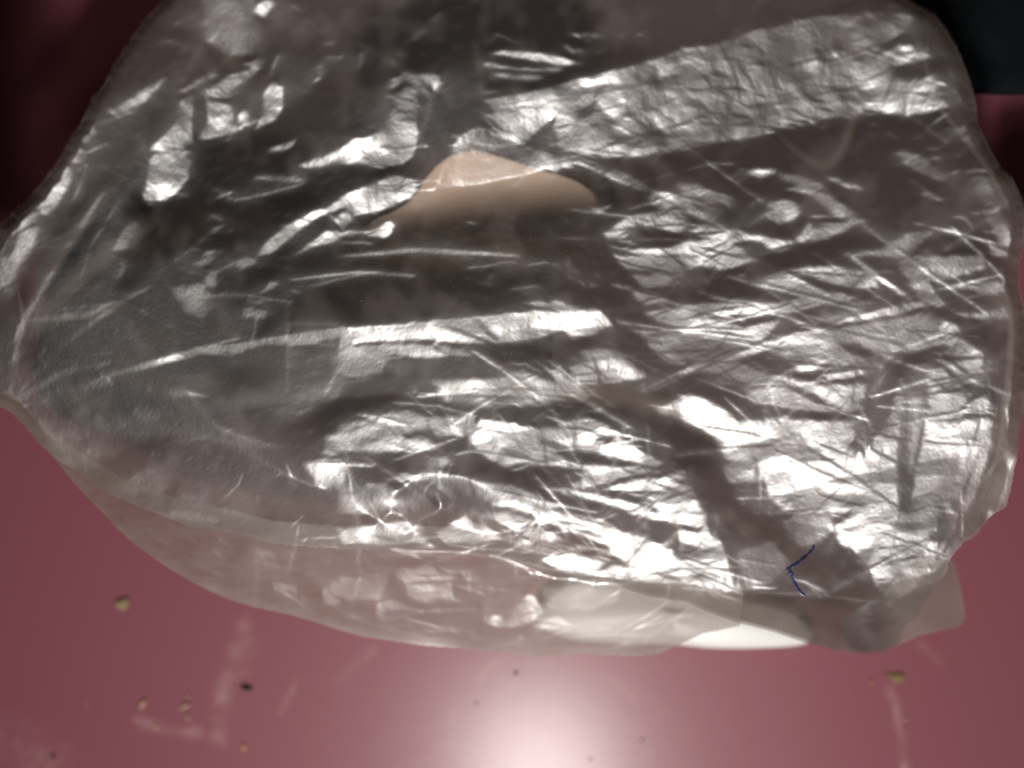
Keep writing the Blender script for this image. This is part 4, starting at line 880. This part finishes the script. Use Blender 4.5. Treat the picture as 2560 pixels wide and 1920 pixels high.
# folds of film inside the bag: rolled ribbons with real thickness
def ribbon(name, pts, width, z0, mat, bulge=0.004, parent=bag, seg=60, across=28, seed=0):
    pts = np.asarray(pts, float)
    seglen = np.hypot(*(pts[1:] - pts[:-1]).T)
    cum = np.concatenate([[0], np.cumsum(seglen)])
    t = np.linspace(0, cum[-1], seg)
    x = np.interp(t, cum, pts[:, 0]); y = np.interp(t, cum, pts[:, 1])
    ker = np.array([1, 2, 3, 2, 1]) / 9.0
    for _ in range(3):
        x[2:-2] = np.convolve(x, ker, 'same')[2:-2]; y[2:-2] = np.convolve(y, ker, 'same')[2:-2]
    tx, ty = np.gradient(x), np.gradient(y)
    n = np.hypot(tx, ty); nx, ny = -ty / n, tx / n
    r = np.random.default_rng(seed)
    wv = width * (0.35 + 0.65 * np.sqrt(np.clip(np.sin(np.linspace(0.06, math.pi - 0.06, seg)), 0, 1)))
    wv *= 1 + 0.15 * np.convolve(r.standard_normal(seg), np.ones(7) / 7, 'same')
    a = np.linspace(0, 2 * math.pi, across, endpoint=False)
    V_ = []
    for i in range(seg):
        for k in range(across):
            o = math.cos(a[k]) * wv[i] / 2
            z = z0 + math.sin(a[k]) * bulge * (wv[i] / width)
            V_.append(at(x[i] + nx[i] * o, y[i] + ny[i] * o, z ))
    Fc = []
    for i in range(seg - 1):
        for k in range(across):
            k2 = (k + 1) % across
            Fc.append((i * across + k, i * across + k2, (i + 1) * across + k2, (i + 1) * across + k))
    Fc.append(tuple(range(across))[::-1]); Fc.append(tuple(range((seg - 1) * across, seg * across)))
    soft = np.array([[-0.13 + 0.24 * abs(math.sin(a[k])) ** 1.5 * math.sin(math.pi * i / (seg - 1)) ** 0.7 for k in range(across)] for i in range(seg)]).ravel()
    return link_mesh(name, V_, Fc, mat, parent, True, attrs={'cloud': soft})


ribbon('inner_fold', [(1040, 985), (1200, 968), (1400, 972), (1560, 985), (1700, 1030), (1800, 1085), (1920, 1150)], 75, 0.060, M_inner, seed=1)
ribbon('inner_fold', [(1930, 320), (2000, 385), (2060, 420), (2110, 370), (2135, 280), (2190, 205), (2250, 160)], 42, 0.060, M_inner, seed=2)
ribbon('inner_fold', [(560, -60), (575, 30), (590, 120), (560, 200)], 80, 0.058, M_inner, seed=3)
ribbon('inner_fold', [(1185, 95), (1200, 170), (1215, 225), (1330, 222)], 44, 0.060, M_inner, seed=4)
ribbon('inner_fold', [(60, 860), (120, 770), (220, 670), (330, 590), (400, 540)], 70, 0.050, M_inner, seed=5)
ribbon('inner_fold', [(60, 800), (160, 793), (260, 785), (330, 750)], 26, 0.055, M_inner, seed=6)
ribbon('inner_fold', [(2330, 60), (2310, 150), (2340, 260), (2400, 330), (2470, 420), (2530, 540)], 30, 0.055, M_inner, seed=7)
ribbon('inner_fold', [(2500, 660), (2530, 800), (2520, 960), (2500, 1120), (2440, 1280)], 34, 0.050, M_inner, seed=8)
ribbon('inner_fold', [(10, 1010), (30, 900), (60, 800), (40, 700)], 26, 0.045, M_inner, seed=9)

# ------------------------------------------------------------------ pen mark on the film (a stroke of blue ink)
M_ink = solid_material('blue_ink', (0.012, 0.018, 0.075), 0.35, (0.02, 0.03, 0.12), 900)


def film_z(px, py):
    j = int(round((px - U0) / STEP)); i = int(round((py - V0) / STEP))
    return float(ZT[max(0, min(NV - 1, i)), max(0, min(NU - 1, j))])


ink_pts = [(862, 215), (855, 240), (815, 280), (790, 300), (745, 335), (712, 352), (696, 368), (708, 388), (722, 400), (716, 420), (735, 455), (755, 490), (780, 525), (806, 536)]
ink_pts = [(x * 860 / 2212 + 1700, y * 860 / 2212 + 1280) for x, y in ink_pts]
dens = []
for i in range(len(ink_pts) - 1):
    for t in np.linspace(0, 1, 5, endpoint=False):
        dens.append((ink_pts[i][0] * (1 - t) + ink_pts[i + 1][0] * t, ink_pts[i][1] * (1 - t) + ink_pts[i + 1][1] * t))
dens.append(ink_pts[-1])
r_ = random.Random(3)
Vi, Fi = [], []
for i, (x, y) in enumerate(dens):
    x2, y2 = dens[min(i + 1, len(dens) - 1)]; x1, y1 = dens[max(i - 1, 0)]
    L_ = math.hypot(x2 - x1, y2 - y1) + 1e-6
    nx, ny = -(y2 - y1) / L_, (x2 - x1) / L_
    hw = r_.uniform(2.2, 4.4) * (1.6 if 28 < i < 40 else 1.0) * (0.35 if i in (9, 10, 17, 33) else 1.0)
    for k in (-1, 0, 1):
        X_, Y_ = x + nx * hw * k, y + ny * hw * k
        Vi.append(at(X_, Y_, film_z(X_, Y_) + 0.00010 + (0.00010 if k == 0 else 0)))
    if i:
        b = (i - 1) * 3
        for k in (0, 1):
            Fi.append((b + k, b + k + 1, b + k + 4, b + k + 3))
pen = link_mesh('pen_mark', Vi, Fi, M_ink, bag, True)
pen['label'] = 'short crooked stroke of blue ink near the lower right corner'

# ------------------------------------------------------------------ things inside and under the bag
M_beige = solid_material('beige_bread', (0.88, 0.71, 0.56), 0.7, (0.90, 0.66, 0.52), 22, 0.2, 0.1)
_nt = M_beige.node_tree
_b = next(n for n in _nt.nodes if n.type == 'BSDF_PRINCIPLED')
_src = _b.inputs['Base Color'].links[0].from_socket
_at = _nt.nodes.new('ShaderNodeAttribute'); _at.attribute_name = 'edge_fade'
_mx = _nt.nodes.new('ShaderNodeMix'); _mx.data_type = 'RGBA'; _mx.inputs['B'].default_value = (0.035, 0.024, 0.016, 1)  # lump colour fades to dark brown towards its lower side and rim
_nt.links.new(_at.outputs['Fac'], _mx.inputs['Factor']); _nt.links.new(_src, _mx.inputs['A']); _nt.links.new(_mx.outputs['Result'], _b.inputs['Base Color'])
M_dark = solid_material('dark_dusty_plastic', (0.016, 0.013, 0.012), 0.55, (0.035, 0.026, 0.02), 120, 0.25, 0.2)
M_white = solid_material('white_plastic', (0.66, 0.66, 0.64), 0.35, (0.60, 0.60, 0.57), 30, 0.4)


def slab(name, outline, z_top, z_bot, mat, round_px=14, rings=4, dome=0.0):
    """rounded slab from a plan outline: inset rings make the rounded rim"""
    pts = np.asarray(outline, float)
    # resample
    seglen = np.hypot(*(np.roll(pts, -1, 0) - pts).T)
    cum = np.concatenate([[0], np.cumsum(seglen)])
    t = np.linspace(0, cum[-1], 96, endpoint=False)
    cl = np.vstack([pts, pts[:1]])
    x = np.interp(t, cum, cl[:, 0]); y = np.interp(t, cum, cl[:, 1])
    for _ in range(4):
        x = (np.roll(x, 1) + 2 * x + np.roll(x, -1)) / 4; y = (np.roll(y, 1) + 2 * y + np.roll(y, -1)) / 4
    c = np.array([x.mean(), y.mean()])
    n = len(x)
    lay = []
    def ring(ins, z):
        dx, dy = c[0] - x, c[1] - y
        L_ = np.hypot(dx, dy)
        lay.append([at(x[i] + dx[i] / L_[i] * min(ins, L_[i] * 0.96), y[i] + dy[i] / L_[i] * min(ins, L_[i] * 0.96), z) for i in range(n)])
    ring(round_px * 0.6, z_bot)
    for k in range(rings + 1):
        a = k / rings * math.pi / 2
        ring(round_px * (1 - math.cos(a)), z_top - (z_top - z_bot) * (0.8 if dome else 0.35) * (1 - math.sin(a)))
    Lmax = np.hypot(c[0] - x, c[1] - y).max()
    for k in range(1, 9):
        fr = k / 9
        ring(round_px + (Lmax - round_px) * fr, z_top + dome * math.sin(fr * math.pi / 2))
    V_ = [p for l in lay for p in l] + [at(c[0], c[1], z_top + dome)]
    Fc = []
    for j in range(len(lay) - 1):
        for i in range(n):
            i2 = (i + 1) % n
            Fc.append((j * n + i, (j + 1) * n + i, (j + 1) * n + i2, j * n + i2))
    b = (len(lay) - 1) * n
    for i in range(n):
        Fc.append((b + i, len(V_) - 1, b + (i + 1) % n))
    Fc.append(tuple(range(n)))
    return link_mesh(name, V_, Fc, mat, None, True)


def mound(name, outline, z_bot, z_top, run, mat, st=6.0, cap=None):
    """a lump with a rounded upper side and a flat underside, from a plan outline"""
    o_ = np.asarray(outline, float)
    X, Y = coarse_grid(o_[:, 0].min() - 20, o_[:, 0].max() + 20, o_[:, 1].min() - 20, o_[:, 1].max() + 20, st)
    sd = blur(poly_sdf(outline, X, Y), 22, st)
    k = np.clip(sd / run, 0, 1)
    Z = z_bot + (z_top - z_bot) * np.sqrt(np.clip(1 - (1 - k) ** 2, 0, 1)) + 0.0006 * fft_noise(X.shape, st, 20, 120, 1.3, 77) * k
    m = sd > 0
    quad = m[:-1, :-1] & m[1:, :-1] & m[:-1, 1:] & m[1:, 1:]
    idx = np.arange(X.size).reshape(X.shape)
    top = np.stack([idx[1:, :-1][quad], idx[1:, 1:][quad], idx[:-1, 1:][quad], idx[:-1, :-1][quad]], 1)
    bot = top[:, ::-1] + X.size
    if cap is not None:
        Z = np.minimum(Z, cap(X, Y))
    x, y, _ = at(X, Y, Z)
    x2, y2, _ = at(X, Y, np.full(X.shape, z_bot))
    V_ = np.concatenate([np.stack([x, y, Z], -1).reshape(-1, 3), np.stack([x2, y2, np.full(X.shape, z_bot - 0.002)], -1).reshape(-1, 3)])
    return link_mesh(name, V_, np.concatenate([top, bot]), mat, None, True, attrs={'edge_fade': np.concatenate([np.clip(smooth01((Y - 470 + 0.10 * (X - 900)) / 125) + 0.6 * smooth01(1 - sd / 26) , 0, 1).ravel()] * 2)})


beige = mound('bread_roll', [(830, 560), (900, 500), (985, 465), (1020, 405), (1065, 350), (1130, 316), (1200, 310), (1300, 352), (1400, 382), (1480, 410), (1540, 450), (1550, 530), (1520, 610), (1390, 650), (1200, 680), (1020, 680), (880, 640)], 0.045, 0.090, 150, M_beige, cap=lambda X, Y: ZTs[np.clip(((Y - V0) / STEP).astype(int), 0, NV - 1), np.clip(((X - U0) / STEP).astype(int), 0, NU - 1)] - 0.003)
tag(beige, 'blurred pale beige lump showing through the upper middle of the clear bag', 'food')
box = slab('dark_box', [(70, 960), (90, 840), (180, 680), (300, 540), (480, 480), (700, 500), (900, 530), (1380, 555), (1385, 800), (1380, 965), (1100, 985), (730, 1010), (480, 1060), (300, 1100), (150, 1050)], 0.032, 0.012, M_dark, 12, 3)
tag(box, 'flat dark brown dusty box lying inside the left half of the clear bag', 'box')
lid = slab('white_lid', [(1330, 1560), (1345, 1500), (1440, 1440), (1600, 1420), (1780, 1440), (1960, 1500), (2040, 1570), (2035, 1610), (1960, 1618), (1850, 1622), (1760, 1620), (1690, 1610), (1560, 1610), (1420, 1600)], 0.0060, 0.0003, M_white, 26, 5, dome=0.0015)
tag(lid, 'smooth white plastic lid poking out from under the bag at the lower edge', 'lid')

# rust-coloured dust lying in the bag
M_dust = solid_material('rust_dust', (0.26, 0.13, 0.055), 0.8, (0.38, 0.23, 0.12), 700)
Vd, Fd = [], []
rr = random.Random(5)


def grain(px, py, z, r):
    b = len(Vd)
    x, y, z = at(px, py, z)
    ax = [rr.uniform(.6, 1.4) * r for _ in range(6)]
    Vd.extend([(x + ax[0], y, z), (x - ax[1], y, z), (x, y + ax[2], z), (x, y - ax[3], z), (x, y, z + ax[4] * .6), (x, y, z - ax[5] * .6)])
    for f in ((0, 2, 4), (2, 1, 4), (1, 3, 4), (3, 0, 4), (2, 0, 5), (1, 2, 5), (3, 1, 5), (0, 3, 5)):
        Fd.append(tuple(b + q for q in f))


for cx, cy, sx_, sy_, n in ((1150, 640, 200, 60, 800), (1270, 880, 60, 28, 350), (1010, 700, 200, 60, 250), (910, 945, 60, 15, 120), (880, 740, 60, 30, 120), (600, 920, 250, 60, 90), (1500, 640, 80, 120, 200), (1950, 1450, 80, 80, 60)):
    for _ in range(n):
        px, py = rr.gauss(cx, sx_), rr.gauss(cy, sy_)
        grain(px, py, film_z(px, py) + 0.00003, rr.uniform(0.00003, 0.00008) * (2.0 if rr.random() < 0.03 else 1))
dust = link_mesh('dust', Vd, Fd, M_dust, None, False)
tag(dust, 'fine rust coloured dust clinging to the middle of the clear bag', 'dust', kind='stuff')

# ------------------------------------------------------------------ table
def table_material():
    m, nt, out = new_mat('glossy_red_laminate')
    b = nd(nt, 'ShaderNodeBsdfPrincipled')
    tc = nd(nt, 'ShaderNodeTexCoord')
    n1 = nd(nt, 'ShaderNodeTexNoise'); n1.inputs['Scale'].default_value = 9; n1.inputs['Detail'].default_value = 6
    n2 = nd(nt, 'ShaderNodeTexNoise'); n2.inputs['Scale'].default_value = 160; n2.inputs['Detail'].default_value = 8
    for n in (n1, n2): nt.links.new(tc.outputs['Object'], n.inputs['Vector'])
    mx = nd(nt, 'ShaderNodeMix', data_type='RGBA')
    mx.inputs['A'].default_value = (0.205, 0.064, 0.087, 1); mx.inputs['B'].default_value = (0.190, 0.058, 0.072, 1)
    nt.links.new(n1.outputs['Fac'], mx.inputs['Factor'])
    sm = nd(nt, 'ShaderNodeAttribute'); sm.attribute_name = 'smear'
    mm = nd(nt, 'ShaderNodeMath', operation='MULTIPLY'); nt.links.new(sm.outputs['Fac'], mm.inputs[0]); nt.links.new(n2.outputs['Fac'], mm.inputs[1])
    mx2 = nd(nt, 'ShaderNodeMix', data_type='RGBA'); mx2.inputs['B'].default_value = (0.50, 0.33, 0.32, 1)
    nt.links.new(mm.outputs[0], mx2.inputs['Factor']); nt.links.new(mx.outputs['Result'], mx2.inputs['A'])
    # scattered greasy specks
    vo = nd(nt, 'ShaderNodeTexVoronoi'); vo.inputs['Scale'].default_value = 55; nt.links.new(tc.outputs['Object'], vo.inputs['Vector'])
    rp = nd(nt, 'ShaderNodeMapRange'); rp.inputs['From Min'].default_value = 0.05; rp.inputs['From Max'].default_value = 0.015; rp.inputs['To Max'].default_value = 0.35
    nt.links.new(vo.outputs['Distance'], rp.inputs['Value'])
    n3 = nd(nt, 'ShaderNodeTexNoise'); n3.inputs['Scale'].default_value = 20; nt.links.new(tc.outputs['Object'], n3.inputs['Vector'])
    rp3 = nd(nt, 'ShaderNodeMapRange'); rp3.inputs['From Min'].default_value = 0.5; rp3.inputs['From Max'].default_value = 0.6
    nt.links.new(n3.outputs['Fac'], rp3.inputs['Value'])
    ms = nd(nt, 'ShaderNodeMath', operation='MULTIPLY'); nt.links.new(rp.outputs[0], ms.inputs[0]); nt.links.new(rp3.outputs[0], ms.inputs[1])
    mx3 = nd(nt, 'ShaderNodeMix', data_type='RGBA'); mx3.inputs['B'].default_value = (0.46, 0.28, 0.22, 1)
    nt.links.new(ms.outputs[0], mx3.inputs['Factor']); nt.links.new(mx2.outputs['Result'], mx3.inputs['A'])
    nt.links.new(mx3.outputs['Result'], b.inputs['Base Color'])
    rg = nd(nt, 'ShaderNodeMapRange'); rg.inputs['To Min'].default_value = 0.42; rg.inputs['To Max'].default_value = 0.50
    nt.links.new(n2.outputs['Fac'], rg.inputs['Value']); nt.links.new(rg.outputs[0], b.inputs['Roughness'])
    b.inputs['Specular IOR Level'].default_value = 0.10
    b.inputs['Coat Weight'].default_value = 0.15
    b.inputs['Coat Roughness'].default_value = 0.235
    nt.links.new(b.outputs[0], out.inputs['Surface'])
    return m


TX, TY = coarse_grid(-700, 3270, -700, 2640, 10.0)
smear = np.zeros(TX.shape)
for pts, wd, a in (([(610, 1560), (590, 1640), (555, 1740), (550, 1840)], 22, .5), ([(640, 1600), (620, 1680)], 14, .25), ([(740, 1700), (705, 1780)], 8, .35), ([(2222, 1720), (2242, 1780), (2256, 1850), (2262, 1930)], 10, .55), ([(850, 1700), (930, 1630)], 12, .3), ([(1510, 1690), (1560, 1720), (1580, 1745)], 8, .25),
                   ([(345, 1800), (390, 1818), (440, 1828), (490, 1832)], 14, .6), ([(1130, 1780), (1130, 1860)], 10, .2), ([(2300, 1610), (2350, 1660)], 10, .25), ([(1200, 1700), (1240, 1650)], 8, .3), ([(0, 1860), (120, 1900)], 60, .25)):
    d, t = line_dist(pts, TX, TY)
    smear += a * np.exp(-(d / wd) ** 2)
smear = np.clip(smear * 0.7 * (0.5 + 0.6 * np.clip(fft_noise(TX.shape, 10, 25, 150, 1, 201) + 0.6, 0, 2)), 0, 1)
zt = np.zeros(TX.shape)
table = sheet('table', TX, TY, zt, np.ones(TX.shape, bool), table_material(), None, {'smear': smear})
tag(table, 'glossy pinkish red table top with faint smears', None, kind='structure')

# dark folded cloth beyond the bag at the upper right
M_cloth = solid_material('dark_teal_cloth', (0.003, 0.004, 0.005), 0.9, (0.006, 0.010, 0.013), 60, 0.1, 0.3)
cl = slab('folded_cloth', [(2050, -260), (2120, 60), (2280, 190), (2420, 235), (2560, 240), (2760, 200), (2800, -260)], 0.010, 0.0004, M_cloth, 30, 4, dome=0.002)
tag(cl, 'dark teal folded cloth on the table beyond the upper right corner of the bag', 'cloth')

# scattered fine dust on the table
Vd, Fd = [], []
for _ in range(420):
    grain(rr.uniform(0, 2560), rr.uniform(1050, 1930), 0.00005, rr.uniform(0.00005, 0.00016))
td = link_mesh('table_dust', Vd, Fd, solid_material('pale_dust', (0.45, 0.33, 0.28), 0.8, (0.30, 0.20, 0.16), 900), None, False)
tag(td, 'faint scattered specks of dust on the pinkish red table', 'dust', kind='stuff')

# ------------------------------------------------------------------ crumbs on the table
def mat_c(name, a, b): return solid_material(name, a, 0.7, b, 400, 0.2, 0.3)


M_seed = mat_c('seed_husk', (0.30, 0.22, 0.13), (0.20, 0.14, 0.08))
M_black = mat_c('black_grit', (0.02, 0.016, 0.014), (0.04, 0.03, 0.02))
M_green = mat_c('dry_herb', (0.13, 0.085, 0.035), (0.20, 0.15, 0.06))
M_tan = mat_c('bread_crumb', (0.44, 0.30, 0.19), (0.50, 0.37, 0.26))
M_orange = mat_c('orange_crumb', (0.42, 0.20, 0.10), (0.36, 0.15, 0.08))


def crumb(name, px, py, lx, ly, ang, lz, mat, label, cat, group=None, seed=1, point=0.0):
    """an irregular pebble-like crumb: a lumpy sphere, optionally drawn to a point at one end"""
    r = np.random.default_rng(seed)
    nu_, nv_ = 14, 8
    V_, Fc = [], []
    ph = r.uniform(0, 6.28, 6)
    for i in range(nv_ + 1):
        th = math.pi * i / nv_
        for j in range(nu_):
            f = 2 * math.pi * j / nu_
            x, y, z = math.sin(th) * math.cos(f), math.sin(th) * math.sin(f), math.cos(th)
            k = 1 + 0.12 * math.sin(3 * f + ph[0]) * math.sin(th) + 0.10 * math.sin(2 * f + ph[1] + 2 * th) + 0.08 * math.sin(5 * f + ph[2])
            tp = 1 - point * max(0, -x) ** 0.7
            V_.append((x * k * lx, y * k * ly * tp, z * lz * tp * (1 + .15 * math.sin(4 * f + ph[3]))))
    for i in range(nv_):
        for j in range(nu_):
            j2 = (j + 1) % nu_
            Fc.append((i * nu_ + j, (i + 1) * nu_ + j, (i + 1) * nu_ + j2, i * nu_ + j2))
    o = link_mesh(name, V_, Fc, mat, None, True)
    X, Y, _ = at(px, py, 0)
    o.location = (X, Y, lz * 0.8)
    o.rotation_euler = (0, 0, ang)
    tag(o, label, cat, group)
    return o


mm_ = HC / F * 0.9  # one plan pixel on the table, in metres
crumb('seed', 308, 1508, 26 * mm_, 17 * mm_, 0.5, 0.0006, M_seed, 'plump yellowish green seed lying alone on the table at the left', 'seed', seed=3)
crumb('grit', 616, 1718, 19 * mm_, 10 * mm_, -0.35, 0.0005, M_black, 'small black speck with a short tail on the lower left of the table', 'speck', seed=4, point=.3)
crumb('herb_flake', 2236, 1690, 36 * mm_, 17 * mm_, -0.25, 0.0004, M_green, 'dark olive brown pointed dry flake on the table below the corner of the bag', 'flake', seed=5, point=.95)
crumb('crumb', 358, 1758, 19 * mm_, 6 * mm_, 1.05, 0.0006, M_tan, 'slim upright yellowish crumb, leftmost of the pale crumbs at the lower left', 'crumb', 'pale crumbs on the table', 6)
crumb('crumb', 462, 1764, 17 * mm_, 6 * mm_, 0.6, 0.0005, M_tan, 'slanting pale crumb, middle one of the small column right of the slim crumb', 'crumb', 'pale crumbs on the table', 7)
crumb('crumb', 471, 1739, 6 * mm_, 5 * mm_, 0.6, 0.0004, M_tan, 'tiny pale crumb at the top of the small column of crumbs', 'crumb', 'pale crumbs on the table', 8)
crumb('crumb', 470, 1792, 5 * mm_, 8 * mm_, 0.1, 0.0004, M_tan, 'tiny pale crumb at the foot of the small column of crumbs', 'crumb', 'pale crumbs on the table', 9)
crumb('crumb', 390, 1815, 10 * mm_, 6 * mm_, -0.3, 0.0004, M_tan, 'flat whitish crumb in the dried smear at the lower left', 'crumb', 'pale crumbs on the table', 10)
crumb('orange_crumb', 610, 1868, 8 * mm_, 15 * mm_, 0.1, 0.0004, M_orange, 'upright orange brown crumb near the bottom edge left of the glare', 'crumb', seed=11)
crumb('orange_crumb', 2177, 1704, 6 * mm_, 7 * mm_, 0.1, 0.0004, M_orange, 'tiny orange crumb just left of the olive brown flake', 'crumb', seed=12)
crumb('crumb', 2263, 1795, 6 * mm_, 5 * mm_, 0.1, 0.0004, M_tan, 'pale crumb on the thin pale streak at the lower right, upper of two', 'crumb', 'pale crumbs on the table', 13)
crumb('crumb', 2264, 1822, 5 * mm_, 5 * mm_, 0.1, 0.0004, M_orange, 'pinkish crumb on the thin pale streak at the lower right, lower of two', 'crumb', 'pale crumbs on the table', 14)
crumb('grit', 1290, 1682, 5 * mm_, 7 * mm_, 0.1, 0.0004, M_black, 'tiny dark speck on the table just below the middle of the bag', 'speck', seed=15)
crumb('grit', 134, 1890, 6 * mm_, 9 * mm_, 0.1, 0.0004, M_black, 'faint bluish black speck at the bottom left corner of the table', 'speck', seed=16)
crumb('grit', 1192, 1757, 4 * mm_, 4 * mm_, 0.1, 0.0003, M_black, 'tiny dark speck at the left rim of the glare on the table', 'speck', seed=17)
crumb('grit', 1475, 1897, 4 * mm_, 4 * mm_, 0.1, 0.0003, M_black, 'tiny dark speck in the glare at the bottom edge of the photo', 'speck', seed=18)
crumb('grit', 1605, 1849, 4 * mm_, 4 * mm_, 0.1, 0.0003, M_black, 'tiny dark speck at the right rim of the glare on the table', 'speck', seed=19)
